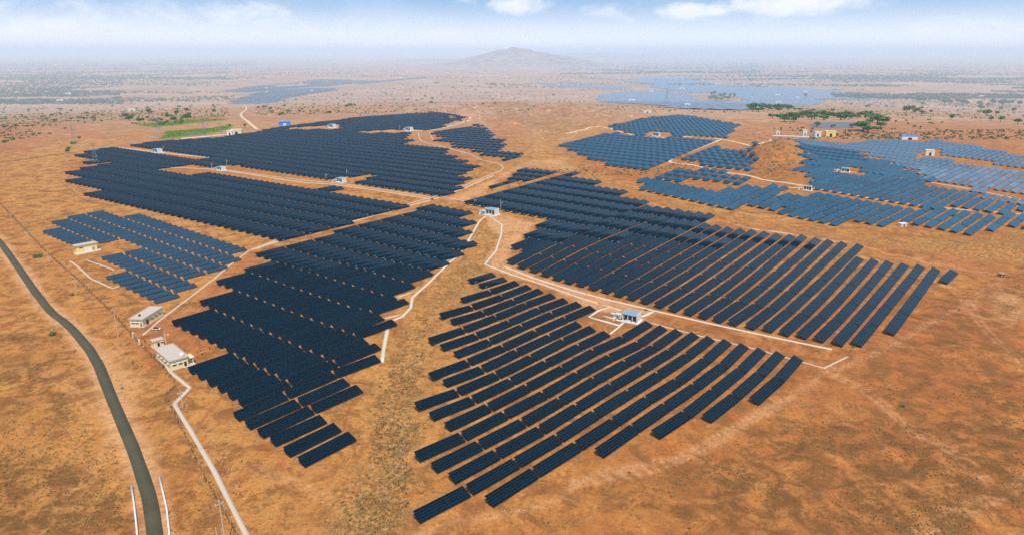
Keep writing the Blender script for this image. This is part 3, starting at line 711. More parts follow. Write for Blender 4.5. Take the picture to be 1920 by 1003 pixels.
RF_POLY = [(1222,384),(1200,379),(1190,373),(1173,364),(1148,358),(1128,350),(1112,342),(1087,332),(1065,324),(960,352),(880,374),(885,380),(905,385),(946,390),(959,397),(994,400),(1010,407),(1024,414),(1000,429),(966,447),(954,464),(974,472),(945,490),(1000,505),(1120,450)]
lattice('back', 'navy', RF_POLY, (947,490.3), 34.9, 10.5, 33, 1.0, rmin=1, row0=27, gap=.9, jit=.1, dep=1.30)
BC_POLY = [(128,317),(158,313),(184,307),(218,303),(216,301),(169,305),(167,302),(192,297),(152,290),(167,283),(218,275),(242,278),(245,271),(289,264),(390,259),(412,257),(473,248),(514,240),(539,236),(630,225),(755,207),(808,202),(825,203),(822,208),(842,213),(834,216),(876,216),(876,221),(830,232),(825,240),(777,244),
  (770,247),(747,260),(768,262),(750,269),(781,271),(842,279),(825,287),(862,292),(843,298),(898,309),(879,317),(859,329),(876,334),(854,343),(870,350),(847,358),(810,371),(778,378),(700,402),(600,428),(541,443),(475,429),(425,418),(350,400),(275,384),(200,367),(171,360),(198,351),(189,348),(140,335),(164,329)]
S2 = [(303,315),(328,309),(398,316),(408,309),(452,306),(452,310),(440,315),(480,323),(555,333),(606,336),(626,332),(655,329),(682,331),(682,334),(655,342),(730,356),(812,370),(778,381),(730,373),(630,350),(530,340),(480,335),(425,327),(350,320)]
S1 = [(218,274),(245,272),(308,282),(364,288),(404,294),(386,297),(345,293),(289,287),(242,281)]
S3 = [(668,245.6),(742,242),(780,242),(780,247),(742,248),(668,248.2)]; S4 = [(536,238),(600,235.5),(634,231),(634,242),(600,241.6),(538,241.8)]
lattice('far_left', 'navy', BC_POLY, (601.3, 385), 37.5, 10.6, 27, -.5, holes=[S1, S2, S3, S4], gap=.9, jit=.2, dep=1.22)
E_POLY = [(806,247),(896,234),(910,237),(905,240),(916,243),(912,247),(926,253),(915,257),(945,261),(932,267),(943,271),(932,280),(976,285),(966,291),(976,293),(952,299),(899,289),(912,286),(843,273),(858,271),(815,262),(830,259)]
lattice('far_mid', 'navy', E_POLY, (900, 270), 30, 11, 27, 0, gap=1.2)
lattice('far_mid', 'navy', [(918,350),(942,338),(955,324),(972,317),(998,312),(1052,320),(990,336)], (985, 330), 32, 10.5, 28, 0, gap=1.0)
H_POLY = [(1135,237),(1223,218),(1231,220),(1269,209),(1292,212),(1311,220),(1361,229),(1383,233),(1372,242),(1359,257),(1311,254),(1250,255),(1207,255),(1175,249)]
lattice('far_mid', 'bluish', H_POLY, (1240, 240), 28, 11, 29, 1.5, holes=[[(1210,247),(1250,247),(1250,258),(1205,258)]], gap=1.2, dep=1.5)
G_POLY = [(1046,272),(1132,251),(1157,249),(1173,255),(1227,258),(1288,257),(1336,263),(1290,282),(1234,303),(1194,320),(1172,314),(1129,305),(1110,298),(1092,292),(1078,283)]
lattice('far_mid', 'bluish', G_POLY, (1240, 300), 30, 11, 30, 2.0, gap=1.2, dep=1.48)
lattice('far_mid', 'bluish', [(1269,300),(1338,273),(1352,276),(1390,284),(1416,278),(1414,300),(1394,322),(1352,314),(1311,305)], (1350, 300), 32, 12.5, 30, 2, gap=1.2, dep=1.4)
lattice('far_mid', 'bluish', [(1221,329),(1261,316),(1280,321),(1305,314),(1352,320),(1408,331),(1384,345),(1342,341),(1290,332),(1265,338)], (1330, 330), 33, 13, 30, 2, gap=1.2, dep=1.35)
K1 = [(1183,338),(1205,335),(1240,339),(1265,344),(1297,351),(1327,357),(1318,364),(1358,352),(1398,347),(1433,347),(1452,349),(1452,399),(1398,389),(1319,376),(1259,365),(1206,353)]
K2 = [(1452,348),(1479,346),(1463,354),(1507,363),(1537,356),(1583,365),(1617,371),(1652,376),(1698,384),(1720,386),(1760,390),(1795,393),(1835,398),(1872,399),(1925,404),(1925,427),(1895,423),(1870,422),(1838,433),(1792,435),(1764,427),(1715,422),(1675,419),(1634,415),(1562,417),(1533,415),(1495,410),(1452,399)]
lattice('hill_low', 'bluish', K1, (1400, 370), 36, 11.5, 32, 4, gap=1.2, jit=.3, dep=1.4)
lattice('hill_low', 'bluish', K2, (1512.5, 410), 44.5, 10.6, 32, 2, gap=1.2, jit=.4, dep=1.22)
L2 = [(1504,347),(1520,339),(1520,328),(1503,325),(1488,315),(1514,308),(1530,311),(1559,316),(1549,321),(1574,325),(1626,326),(1652,330),(1669,332),(1727,340),(1744,345),(1776,348),(1792,352),(1815,360),(1840,367),(1868,372),(1881,379),(1900,382),(1925,390),(1925,398),(1898,395),(1857,393),(1801,391),(1769,386),(1730,384),(1695,378),(1662,373),(1629,367),(1596,361),(1565,357),(1535,352)]
lattice('hill_mid', 'bluish', L2, (1700, 360), 44.5, 10.4, 32, 2, gap=1.2, jit=.4, dep=1.2)
L3 = [(1485,297),(1502,290),(1502,280),(1477,273),(1463,267),(1490,269),(1512,272),(1565,279),(1599,282),(1612,290),(1640,296),(1680,310),(1694,315),(1714,320),(1745,336),(1730,340),(1705,336),(1688,333),(1675,330),(1647,326),(1621,322),(1600,321),(1579,316),(1552,312),(1515,305)]
lattice('hill_far', 'bluish', L3, (1600, 305), 43, 9.2, 32, 2, holes=[[(1572,316),(1600,314),(1602,327),(1572,323)]], gap=1.2, jit=.2, dep=1.3)
L4 = [(1446,256),(1477,259),(1527,264),(1565,266),(1602,267),(1627,261),(1680,262),(1730,264),(1750,261),(1792,267),(1830,273),(1867,281),(1892,286),(1925,292),(1925,364),(1906,361),(1872,359),(1836,355),(1819,352),(1789,347),(1761,343),(1738,332),(1718,319),(1690,312),(1642,294),(1602,280),(1565,277),(1512,270),(1490,267),(1465,267)]
lattice('hill_grey', 'grey', L4, (1700, 300), 44.5, 8.6, 34, 2, holes=[[(1720,286),(1758,280),(1758,293),(1720,293)], [(1745,290.5),(1925,314),(1925,318),(1745,293.5)]], gap=1.2, jit=.3)
lattice('hill_grey', 'grey', [(1828,357),(1860,362),(1925,371),(1925,383),(1880,376),(1835,367)], (1860, 368), 44.5, 8.6, 16, 2, gap=1.2)
# the far plants; the pale blue ones have haze put into their colour
M1 = [(440,191),(470,180),(500,172),(560,166),(625,166),(636,170),(585,177),(540,184),(500,194),(450,195)]
M1b = [(420,172),(480,162),(540,158),(600,149),(700,152),(640,160),(560,165),(470,174)]; M1c = [(640,155),(720,151.5),(800,145),(800,147),(740,152),(680,158)]
lattice('far_plain', 'navy_far', M1, (540,178), 22, 63, 280, 0, gap=3)
lattice('far_plain', 'navy_far', M1b, (540,163), 22, 74, 310, 0, gap=3, holes=[[(520,160),(580,157),(580,160.5),(520,163)]])
lattice('far_plain', 'navy_far', M1c, (740,150), 22, 74, 310, 0, gap=3)
M2 = [(1124,181),(1160,174),(1195,172),(1240,170),(1295,180),(1310,189),(1370,192),(1405,190),(1370,177),(1330,174),(1300,176),(1225,164),(1232,146),(1290,148),(1345,158),(1440,163),(1560,168),(1640,178),(1690,186),(1640,189),(1550,188),(1535,196),(1440,202),(1390,207),(1290,203),(1240,197),(1150,193)]
lattice('far_plain', 'bluish_far', M2, (1300,185), 30, 63, 240, 0, gap=3)
lattice('far_plain', 'bluish_far', [(1000,154),(1060,158),(1150,162),(1190,164),(1180,167),(1100,166),(1040,163)], (1100,163), 30, 72, 260, 0, gap=3)
lattice('far_plain', 'bluish_far', [(1105,148),(1180,149),(1235,146),(1225,160),(1170,152)], (1180,150), 30, 74, 280, 0, gap=3)
# small block of crystalline tables beside the yellow building
P_POLY = [(88,414),(197,388),(276,410),(363,431),(448,450),(466,457),(450,474),(430,489),(374,516),(350,534),(326,552),(284,566),(186,520),(212,504),(212,496),(170,483),(263,459),(253,453),(228,444),(150,457),(82,430),(106,422)]
PL, PD = 15.6, .86
lattice('small', 'small', P_POLY, (283.1, 561.2), 36.5, 10.4, PL + 1.6, .6, gap=1.6, dep=PD)

for t in tables:
    x, y, d = to_px(np.array([*t['c'], 2.0])); t['size'] = t['L'] * t['dep'] * DEP * FPX * FPX / (d * d) * 150 / d
    t['vis'] = (-30 < x < 1950) and (y < 1040)
    t['px'] = x
def fine(k): return k in ('navy', 'bluish', 'grey', 'small', 'navy_far', 'bluish_far')
LABEL = {'front': 'navy solar table, {c} from left in {r} front row before the pale-blue-roofed kiosk', 'left': 'navy solar table, {c} from left in {r} front row beside the cream guardhouses',
         'back': 'navy solar table, {c} from left in {r} row from right, behind the pale-blue-roofed kiosk', 'small': 'gridded blue solar table, {c} from left in {r} front row beside the yellow building',
         'hill_low': 'blue solar table, {c} from left in {r} row, lowest far right block', 'hill_mid': 'blue solar table, {c} from left in {r} row, middle far right block',
         'hill_far': 'blue solar table, {c} from left in {r} row, dense block beyond the right mound', 'hill_grey': 'greyish blue solar table, {c} from left in {r} row, topmost far right block',
         'far_left': 'navy solar table, {c} from left in {r} row of the big block left of the diagonal track', 'far_mid': 'blue solar table, {c} from left in {r} row of a middle distance block'}
GROUP = {'front': 'solar tables before the kiosk', 'left': 'solar tables beside the guardhouses', 'back': 'solar tables behind the kiosk', 'small': 'small gridded solar tables', 'hill_low': 'solar tables on the far right slope', 'hill_mid': 'solar tables on the far right slope',
         'hill_far': 'solar tables on the far right slope', 'hill_grey': 'solar tables on the far right slope', 'far_left': 'solar tables left of the diagonal track', 'far_mid': 'solar tables in the middle distance'}
protos = {}
def proto(key, *a):
    if key not in protos: protos[key] = [make_table(*a), False]
    return protos[key]
def set_table(t, key, args, L0):
    p = proto(key, *args)
    o = p[0] if not p[1] else copy_tree(p[0]); p[1] = True
    e = t['e']; a = math.atan2(e[1], e[0])
    z = float(height(t['c'][0], t['c'][1]))
    o.location = (t['c'][0], t['c'][1], z); o.rotation_euler = (0, 0, a); o.scale = (t['L'] / L0, t['dep'], t['dep'] if t['kind'] != 'small' else .85)
    set_props(o, LABEL[t['field']].format(c=ORD(t['col']), r=ORD(t['row'])), 'solar table', GROUP[t['field']])
def rank(sel): return sorted(sel, key=lambda t: -t['size'])
navy = rank([t for t in tables if t['vis'] and t['kind'] == 'navy' and t['field'] in ('front', 'left', 'back')])
sel_navy = navy[:300]
for i, t in enumerate(sel_navy):
    if i < 230: set_table(t, 'navy', ('solar_table', LT, DEP, 5, .055, 'film', True), LT)
    else: set_table(t, 'navy1', ('solar_table', LT, DEP, 5, .055, 'film', False), LT)
small = rank([t for t in tables if t['vis'] and t['kind'] == 'small'])[:300]
for i, t in enumerate(small): set_table(t, 'small', ('gridded_solar_table', PL, DEP, 4, .10, 'cryst', i < 120), PL)
hill = rank([t for t in tables if t['vis'] and t['kind'] in ('bluish', 'grey') and t['field'].startswith('hill')])[:300]
for t in hill:
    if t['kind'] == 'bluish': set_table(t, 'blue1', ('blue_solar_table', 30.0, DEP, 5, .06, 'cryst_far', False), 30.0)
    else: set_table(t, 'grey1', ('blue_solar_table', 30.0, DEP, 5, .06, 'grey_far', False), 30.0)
done = {id(t) for t in sel_navy + small + hill}
rest = [t for t in tables if id(t) not in done and t['px'] > -250 and t['px'] < 2200]
print('TABLES', len(tables), 'navy', len(navy), 'small', len(small), 'hill', len(hill), 'rest', len(rest), {f: sum(t['field'] == f for t in tables) for f in set(t['field'] for t in tables)})
def mass(name, sel, label_mats):
    V, F, MI = [], [], []; mats = [m for m, _ in label_mats]; idx = {k: i for i, (_, ks) in enumerate(label_mats) for k in ks}
    for t in sel:
        e = t['e']; n = np.array([-e[1], e[0]]); D_ = DEP * t['dep']; b = len(V); z0 = float(height(t['c'][0], t['c'][1])) if t['field'] != 'far_plain' else 0
        far = t['field'] == 'far_plain'; D_ = D_ * (11.6 if far else 1); tl = R(2.5) if far else TILT
        lo, hi = (2.5 if far else LOW), (2.5 if far else LOW) + D_ * math.sin(tl); yd = D_ * math.cos(tl); h = t['L'] / 2
        for dz in (0, -.15):
            for sx, y, z in ((-h, 0, lo), (h, 0, lo), (h, yd, hi), (-h, yd, hi)):
                p = t['c'] + e * sx + n * y; V.append((*p, (float(height(p[0], p[1])) if far else z0) + z + dz))
        F += [(b, b + 1, b + 2, b + 3), (b + 7, b + 6, b + 5, b + 4), (b, b + 4, b + 5, b + 1), (b + 1, b + 5, b + 6, b + 2), (b + 2, b + 6, b + 7, b + 3), (b + 3, b + 7, b + 4, b)]
        MI += [idx[t['kind']]] * 6
        for sx in ((-h * .93, h * .93) if not far else ()):     # end trestles
            q = t['c'] + e * sx
            for y, z in ((.2 * yd, lo + .2 * (hi - lo)), (.85 * yd, lo + .85 * (hi - lo))):
                p = q + n * y; k = len(V)
                for zz in (-.5, z - .16):
                    for ax, ay in ((-.09, -.09), (.09, -.09), (.09, .09), (-.09, .09)): V.append((p[0] + ax, p[1] + ay, z0 + zz))
                F += [(k, k + 1, k + 5, k + 4), (k + 1, k + 2, k + 6, k + 5), (k + 2, k + 3, k + 7, k + 6), (k + 3, k, k + 4, k + 7)]; MI += [len(mats) - 1] * 4
    o = link_mesh(name, mesh_np(name, V, F, mats, MI)); o['kind'] = 'stuff'
    o['label'] = 'remaining rows of dark solar tables covering the farther ground'
    return o
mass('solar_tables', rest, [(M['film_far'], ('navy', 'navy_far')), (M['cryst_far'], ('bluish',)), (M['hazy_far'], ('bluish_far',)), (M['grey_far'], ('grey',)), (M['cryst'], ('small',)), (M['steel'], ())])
# ------------------------------------------------------------------ buildings and other things
def frame_from(pa, pb):
    """origin at ground point pa, x axis towards pb, y axis away from the viewer"""
    a, b = at(*pa), at(*pb); d = b - a; L = math.hypot(d[0], d[1])
    return a, math.atan2(d[1], d[0]), L
def window(parent, x, z, w_, h_, y=0.0, face='front', pane='dark'):
    b = MB(); s = -1 if face == 'front' else 1
    b.box(x - w_ / 2 - .12, x + w_ / 2 + .12, y + s * .10, y + s * .003, z - .12, z)
    b.box(x - w_ / 2 - .3, x + w_ / 2 + .3, y + s * .55, y + s * .003, z + h_ + .12, z + h_ + .24)
    f = b.build('window', M['white'], parent)
    MB().box(x - w_ / 2, x + w_ / 2, y + s * .05, y + s * .003, z + .002, z + h_).build('pane', M[pane], f)
def side_window(parent, y, z, w_, h_, x, s):
    b = MB().box(min(x + s * .003, x + s * .5), max(x + s * .003, x + s * .5), y - w_ / 2 - .3, y + w_ / 2 + .3, z + h_ + .1, z + h_ + .22)
    f = b.build('window', M['white'], parent)
    MB().box(min(x + s * .003, x + s * .05), max(x + s * .003, x + s * .05), y - w_ / 2, y + w_ / 2, z, z + h_).build('pane', M['dark'], f)
def door(parent, x, w_, h_, y=0.0, m='dark'):
    d = MB().box(x - w_ / 2, x + w_ / 2, y - .05, y - .003, .25, .25 + h_).build('door', M[m], parent)
    MB().box(x + w_ / 2 - .25, x + w_ / 2 - .15, y - .11, y - .052, 1.2, 1.35).build('handle', M['steel'], d)
def house(name, label, pa, az_deg, Lx, depth, h, wallm, roofm='roof', over=.6, cat='building'):
    a, rz = at(*pa), R(90 - az_deg)
    root = empty(name, a, rz); set_props(root, label, cat)
    MB().box(-.5, Lx + .5, -.5, depth + .5, -.5, .25).build('plinth', M['concrete'], root)
    MB().box(0, Lx, 0, depth, .25, h).build('wall', M[wallm], root)
    r = MB().box(-over, Lx + over, -over, depth + over, h, h + .3)
    t_ = .22
    r.box(-over, Lx + over, -over, -over + t_, h + .3, h + .62).box(-over, Lx + over, depth + over - t_, depth + over, h + .3, h + .62)
    r.box(-over, -over + t_, -over + t_, depth + over - t_, h + .3, h + .62).box(Lx + over - t_, Lx + over, -over + t_, depth + over - t_, h + .3, h + .62)
    r.build('roof', M[roofm], root)
    return root, Lx
h1, Lx = house('guardhouse', 'long narrow cream guardhouse with a flat pink roof beside the concrete path', (244.8, 612.6), 95, 7.8, 20, 4.6, 'cream')
window(h1, Lx * .25, 2.0, 1.5, .8); window(h1, Lx * .55, 2.0, 1.5, .8); door(h1, Lx * .85, 1.1, 2.3, m='steel')
window(h1, Lx * .25, 3.7, 1.0, .4); window(h1, Lx * .55, 3.7, 1.0, .4)
for k in range(3): side_window(h1, 9 + 4 * k, 1.8, 1.4, 1.0, Lx, 1)
MB().box(Lx + .003, Lx + .06, 3.2, 5.4, .25, 3.3).build('niche_shade', M['dark'], h1)  # flat dark slab on the wall, the niche's shade put into its colour
wt = MB().lathe([(.55, 0), (.6, .15), (.6, .9), (.4, 1.15), (.16, 1.25)], 12).build('water_tank', M['dark'])
q = Vector(h1.location); wt.location = (q.x + 3.6, q.y + 4.6, q.z + 4.9); set_props(wt, 'small black water tank on the roof of the long cream guardhouse', 'water tank')
h2, Lx = house('guardhouse', 'wide cream guardhouse with a white dome tank on its weathered roof', (321, 694.5), 46, 8.4, 21, 4.8, 'cream')
for k in range(2): window(h2, Lx * (.22 + .34 * k), 1.9, 1.6, .9); window(h2, Lx * (.22 + .34 * k), 3.75, 1.0, .4)
door(h2, Lx * .84, 1.2, 2.4)
for k in range(4): side_window(h2, 2.6 + 4.6 * k, 1.9, 1.6, .9, 0, -1)
pb_ = MB().box(Lx - 3.0, Lx + 2.6, -1.8, -.51, -.3, .45).box(Lx + .51, Lx + 3.4, -.51, 6, -.3, .3).build('porch_step', M['concrete'], h2)
b = MB()
for y in (.6, 4.4): b.box(Lx + 2.4, Lx + 2.8, y, y + .4, .3, 3.6)
b.box(Lx + .62, Lx + 3.2, 0, 5.4, 3.6, 3.85); b.build('porch', M['cream'], h2)
dm = MB().lathe([(.9, 0), (1.15, .2), (1.2, .9), (1.0, 1.45), (.55, 1.75), (.2, 1.85)], 16).build('water_tank', M['white'])
a_ = h2.rotation_euler[2]; q = h2.location; dm.location = (q.x + 6.6 * math.cos(a_) - 2.2 * math.sin(a_), q.y + 6.6 * math.sin(a_) + 2.2 * math.cos(a_), q.z + 5.11); set_props(dm, 'white domed water tank on the front roof corner of the wide guardhouse', 'water tank')
h2b, Lx2 = house('store_room', 'low cream store room at the back of the wide guardhouse', (288.5, 652.5), 46, 5.2, 3.4, 3.4, 'cream', over=.4)
door(h2b, Lx2 * .5, 1.2, 2.2); window(h2b, Lx2 * .85, 1.7, 1.0, .8)
h3, Lx = house('control_building', 'small yellow building with a pink roof by the gridded solar block', (144, 476), 41, 15.0, 5.5, 5.6, 'yellow', over=.7)
window(h3, Lx * .24, 3.6, 2.4, .9); door(h3, Lx * .82, 1.5, 2.8, m='steel')
MB().box(Lx * .42, Lx * .72, -.30, -.003, .25, 3.4).build('panel_board', M['white'], h3)
side_window(h3, 2.6, 2.6, 1.2, 1.6, 0, -1)
tr = MB().box(-2, Lx + 1.0, -4.4, -3.9, -.4, 1.0).box(-2, -1.5, -3.9, -.6, -.4, 1.0).box(Lx + .5, Lx + 1.0, -3.9, -.6, -.4, 1.0).box(-1.5, Lx + .5, -3.9, -.52, -.4, .3)
tr.build('terrace', M['white'], h3)

def cabinet(loc, rz, s, label, cat='transformer', group=None):
    r = empty('transformer', loc, rz); r.scale = (s, s, s); set_props(r, label, cat, group)
    MB().box(-1.2, 1.2, -.8, .8, .15, 2.0).build('tank', M['white'], r)
    b = MB()
    for k in range(7): b.box(-1.1 + k * .34, -1.02 + k * .34, -1.35, -.802, .35, 1.8)
    b.build('radiator', M['equip'], r)
    for k in range(3): MB().tube((-.7 + .7 * k, 0, 2.0), (-.7 + .7 * k, 0, 2.75), .13, .06, 8).build('bushing', M['equip'], r)
    MB().box(-1.3, 1.3, -1.4, .9, -.3, .15).build('base', M['concrete'], r)
    return r
def kiosk_parts(root, full=True):
    MB().box(-5.2, 5.2, -4.2, 4.2, -.5, .5).build('platform', M['white'], root)
    MB().box(-4.2, 4.2, 3.2, 3.5, .5, 4.4).build('back_wall', M['white'], root)
    b = MB().box(3.9, 4.2, -3.4, 3.2, .5, 5.0); b.build('side_wall', M['white'], root)
    MB().box(-4.2, -3.9, -3.4, 3.2, .5, 4.4).build('side_wall', M['white'], root)
    MB().hexa([(-4.5, -3.9, 4.45), (3.85, -3.9, 4.45), (3.85, 3.9, 4.65), (-4.5, 3.9, 4.65), (-4.5, -3.9, 4.7), (3.85, -3.9, 4.7), (3.85, 3.9, 4.9), (-4.5, 3.9, 4.9)]).build('roof', M['blueroof'], root)
    if full:
        for x in (-3.9, -1.2, 1.4): MB().box(x, x + .35, -3.5, -3.15, .5, 4.44).build('pillar', M['white'], root)
        for x in (-3.2, -1.0): MB().box(x, x + 1.7, 1.6, 3.19, .5, 3.0).build('inverter_cabinet', M['equip'], root)
        MB().box(1.9, 3.4, 2.0, 3.19, .5, 3.2).build('inverter_cabinet', M['dark'], root)
        MB().box(-2.4, .4, -3.1, -2.7, .5, 1.3).build('low_wall', M['white'], root)
ROWAZ = -.52
def station(px, label, s=1.0, rot=ROWAZ, full=True, proto=[]):
    q = at(*px)
    if full and proto and proto[0] is not None: root = copy_tree(proto[0])
    else:
        root = empty('inverter_kiosk', (0, 0, 0)); kiosk_parts(root)
        proto.append(root)
    root.location = (q[0], q[1], q[2]); root.rotation_euler = (0, 0, rot); root.scale = (s, s, s)
    set_props(root, label, 'inverter kiosk', 'inverter kiosks of the solar plant')
    return root
def local(root, x, y, z=0.0):
    a = root.rotation_euler[2]; s = root.scale[0]
    return (root.location[0] + s * (x * math.cos(a) - y * math.sin(a)), root.location[1] + s * (x * math.sin(a) + y * math.cos(a)), root.location[2] + z)
KIOSKS = [((1184, 601), 'white inverter kiosk with pale blue roof between the two nearest blocks', .85, 0), ((923, 403), 'white inverter kiosk at the top of the curving white drain', 1.0, 1),
          ((640, 342), 'white inverter kiosk on the access strip inside the big left block', 1.1, 2), ((415, 320), 'white inverter kiosk near the left end of the long access strip', 1.1, 3),
          ((296, 287), 'white inverter kiosk on the upper left access strip', 1.3, 4), ((623, 240), 'far white inverter kiosk at the top edge of the left block', 1.5, 5),
          ((767, 246), 'far white inverter kiosk above the forked white drains', 1.5, 6), ((1231, 256), 'white inverter kiosk between the two middle distance blue blocks', 1.3, 7),
          ((1514, 357), 'white inverter kiosk on the track below the bare mound', 1.0, 8), ((1585, 323), 'white inverter kiosk amid the blue rows of the right slope', 1.1, 9)]
for px, lb, s, i in KIOSKS:
    s *= 1.25 if i < 2 else 1.0
    k = station(px, lb, s)
    nm = ['nearest kiosk', 'kiosk by the curving drain', 'kiosk on the access strip', 'kiosk at the strip left end', 'kiosk of the upper left strip', 'kiosk at the top of the left block', 'kiosk above the forked drains',
          'kiosk between the middle blue blocks', 'kiosk below the bare mound', 'kiosk amid the right slope rows'][i]
    cabinet(local(k, -8.0, .8), k.rotation_euler[2], 1.25 * s, 'white transformer with grey radiators beside the ' + nm)
    if i < 4 or i in (8, 9):
        cabinet(local(k, -8.6, -3.6), k.rotation_euler[2] + 1.57, .8 * s, 'small white cabinet unit before the transformers of the ' + nm)
        cabinet(local(k, -11.5, 1.6), k.rotation_euler[2], .9 * s, 'smaller outer transformer beside the ' + nm)
def wallrun(label, px, h, th, m, name='low_wall', cat='wall'):
    ln = dense_line(poly_w(px), 6); o = ribbon(name, ln, th, h, [M[m]], h + .5)
    set_props(o, label, cat); return o
wallrun('low white wall round the yard left of the nearest kiosk', [(1143, 577), (1122, 583), (1104, 595.5), (1132, 603), (1161, 611), (1172, 604)], .7, .7, 'white')
wallrun('inner white kerb in the yard left of the nearest kiosk', [(1130, 592), (1146, 597), (1163, 602)], .5, .5, 'white')
wallrun('white ramp wall from the nearest kiosk towards the front block', [(1170, 606), (1156, 617), (1144, 626)], .5, .7, 'white')
wallrun('white stub wall between the nearest kiosk and the drain', [(1204, 594), (1226, 584)], .5, 1.2, 'white')
wallrun('white parapet on the left side of the asphalt road', [(247, 914), (251.5, 945), (256, 985), (260, 1030), (263, 1075)], 1.0, .55, 'white', 'parapet', 'parapet')
wallrun('white parapet on the right side of the asphalt road', [(299, 896), (306, 925), (313, 956), (318, 1003), (322, 1070)], 1.0, .55, 'white', 'parapet', 'parapet')
wallrun('long white wall of the right substation', [(1447, 255.5), (1500, 257.5), (1541, 259.5)], 1.6, .8, 'white')
wallrun('long white wall of the left substation', [(340, 261.5), (380, 258), (420, 254), (455, 250)], 1.6, .8, 'white')
for i, (a_, b_) in enumerate([((1012, 398), (1024, 403)), ((1190, 375), (1206, 379)), ((1403, 428), (1424, 432)), ((1436, 433), (1486, 440)), ((1540, 449), (1566, 455))]):
    lb = ['whitish broken wall by the bend of the pale drain', 'whitish broken wall at the top corner of the back block', 'short pale broken wall along the upper edge of the back block', 'long pale broken wall along the upper edge of the back block', 'pale broken wall near the right end of the back block'][i]
    wallrun(lb, [a_, b_], .5, 1.0, 'rockpale', 'broken_wall', 'wall')

def small_house(name, label, px, w_, d_, h, wallm, roofm, rot=0.35, gable=False, cat='building', door_m='dark'):
    q = at(*px); r = empty(name, q, rot); set_props(r, label, cat)
    MB().box(-w_ / 2, w_ / 2, -d_ / 2, d_ / 2, -.6, h).build('wall', M[wallm], r)
    if gable:
        o_ = .5; zt = h + d_ * .16
        MB().hexa([(-w_ / 2 - o_, -d_ / 2 - o_, h + .003), (w_ / 2 + o_, -d_ / 2 - o_, h + .003), (w_ / 2 + o_, 0, zt), (-w_ / 2 - o_, 0, zt), (-w_ / 2 - o_, -d_ / 2 - o_, h + .15), (w_ / 2 + o_, -d_ / 2 - o_, h + .15), (w_ / 2 + o_, 0, zt + .15), (-w_ / 2 - o_, 0, zt + .15)]) \
            .hexa([(-w_ / 2 - o_, 0, zt), (w_ / 2 + o_, 0, zt), (w_ / 2 + o_, d_ / 2 + o_, h + .003), (-w_ / 2 - o_, d_ / 2 + o_, h + .003), (-w_ / 2 - o_, 0, zt + .15), (w_ / 2 + o_, 0, zt + .15), (w_ / 2 + o_, d_ / 2 + o_, h + .15), (-w_ / 2 - o_, d_ / 2 + o_, h + .15)]).build('roof', M[roofm], r)
    else: MB().box(-w_ / 2 - .5, w_ / 2 + .5, -d_ / 2 - .5, d_ / 2 + .5, h, h + .4).build('roof', M[roofm], r)
    MB().box(-w_ * .12, w_ * .14, -d_ / 2 - .08, -d_ / 2 - .003, 0, h * .62).build('door', M[door_m], r)
    return r
small_house('storage_shed', 'bright blue metal shed at the top of the left block', (534, 235), 23, 14, 6.5, 'blue', 'blue', .25, True, 'shed', 'white')
small_house('storage_shed', 'long bright blue metal shed above the grey far right rows', (1703, 262), 27, 12, 6, 'white', 'blue', -.1, True, 'shed')
small_house('substation_building', 'yellowish substation building with a dark door near the pond', (1556, 257), 17, 12, 10, 'yellow', 'cream', -.2)
small_house('substation_building', 'cream building with a dark door at the left substation', (444, 252.5), 19, 12, 9, 'cream', 'cream', .25)
small_house('substation_cabin', 'small white cabin beside the cream building of the left substation', (431.5, 255), 10, 9, 9, 'white', 'white', .25)
small_house('substation_cabin', 'tall narrow white cabin at the right substation', (1508, 257), 7, 7, 12, 'white', 'white', -.2)
small_house('substation_cabin', 'wide white cabin beside the yellowish substation building', (1532, 257.5), 11, 9, 10, 'white', 'white', -.2)
small_house('substation_cabin', 'small white cabin at the left end of the right substation', (1458, 253), 7, 7, 6, 'white', 'white', -.2)
small_house('inverter_hut', 'cream hut with a dark opening amid the grey far right rows', (1742, 292), 12, 9, 8, 'cream', 'cream', -.3)
small_house('white_cabin', 'tiny white cabin at the foot of the right slope rows', (1692, 424), 6, 4, 2.4, 'white', 'white', .2)
small_house('stone_hut', 'roofless looking brown stone hut at the right edge of the site', (1878, 518), 3.4, 3, 2, 'rock', 'rock', .2)
FARH = [((1185, 191), 34, 8), ((1288, 199), 30, 8), ((1221, 174), 26, 8), ((1279, 168), 34, 8), ((1346, 160), 40, 9), ((1373, 181), 24, 7), ((1458, 181), 26, 8), ((1459, 194), 22, 7), ((1509, 174), 26, 8), ((1048, 162), 20, 7), ((500, 167), 18, 6), ((501, 174), 18, 6), ((565, 158), 22, 7), ((645, 151), 26, 7), ((750, 148), 26, 7), ((838, 138), 30, 8), ((585, 172), 20, 6), ((1495, 185), 20, 6)]
FL = ['on the near edge of the hazy right plant', 'at the lower right of the hazy right plant', 'in the upper middle of the hazy right plant', 'near the centre of the hazy right plant', 'at the far top of the hazy right plant', 'beside the tree island of the hazy right plant',
      'upper one of a pair by the lone far tree', 'lower one of a pair by the lone far tree', 'near the lone round tree of the hazy right plant', 'on the plain left of the hazy right plant', 'upper of two on the far left plant', 'lower of two on the far left plant', 'in the gap of the far left plant',
      'at the right end of the far left plant', 'on the thin far band of panels', 'at the far tip of the thin band of panels', 'on the bare strip of the far left plant', 'on a bare strip of the hazy right plant']
def farther(px): return to_px(at(*px))[2] / to_px(flat_at(*px))[2]
for (px, s, h), lb in zip(FARH, FL):
    k_ = farther(px); s *= k_; h *= k_
    small_house('far_cabin', 'small white cabin ' + lb, px, s * .55, s * .4, h * .8, 'white', 'white', rng.uniform(-.4, .4), cat='cabin')
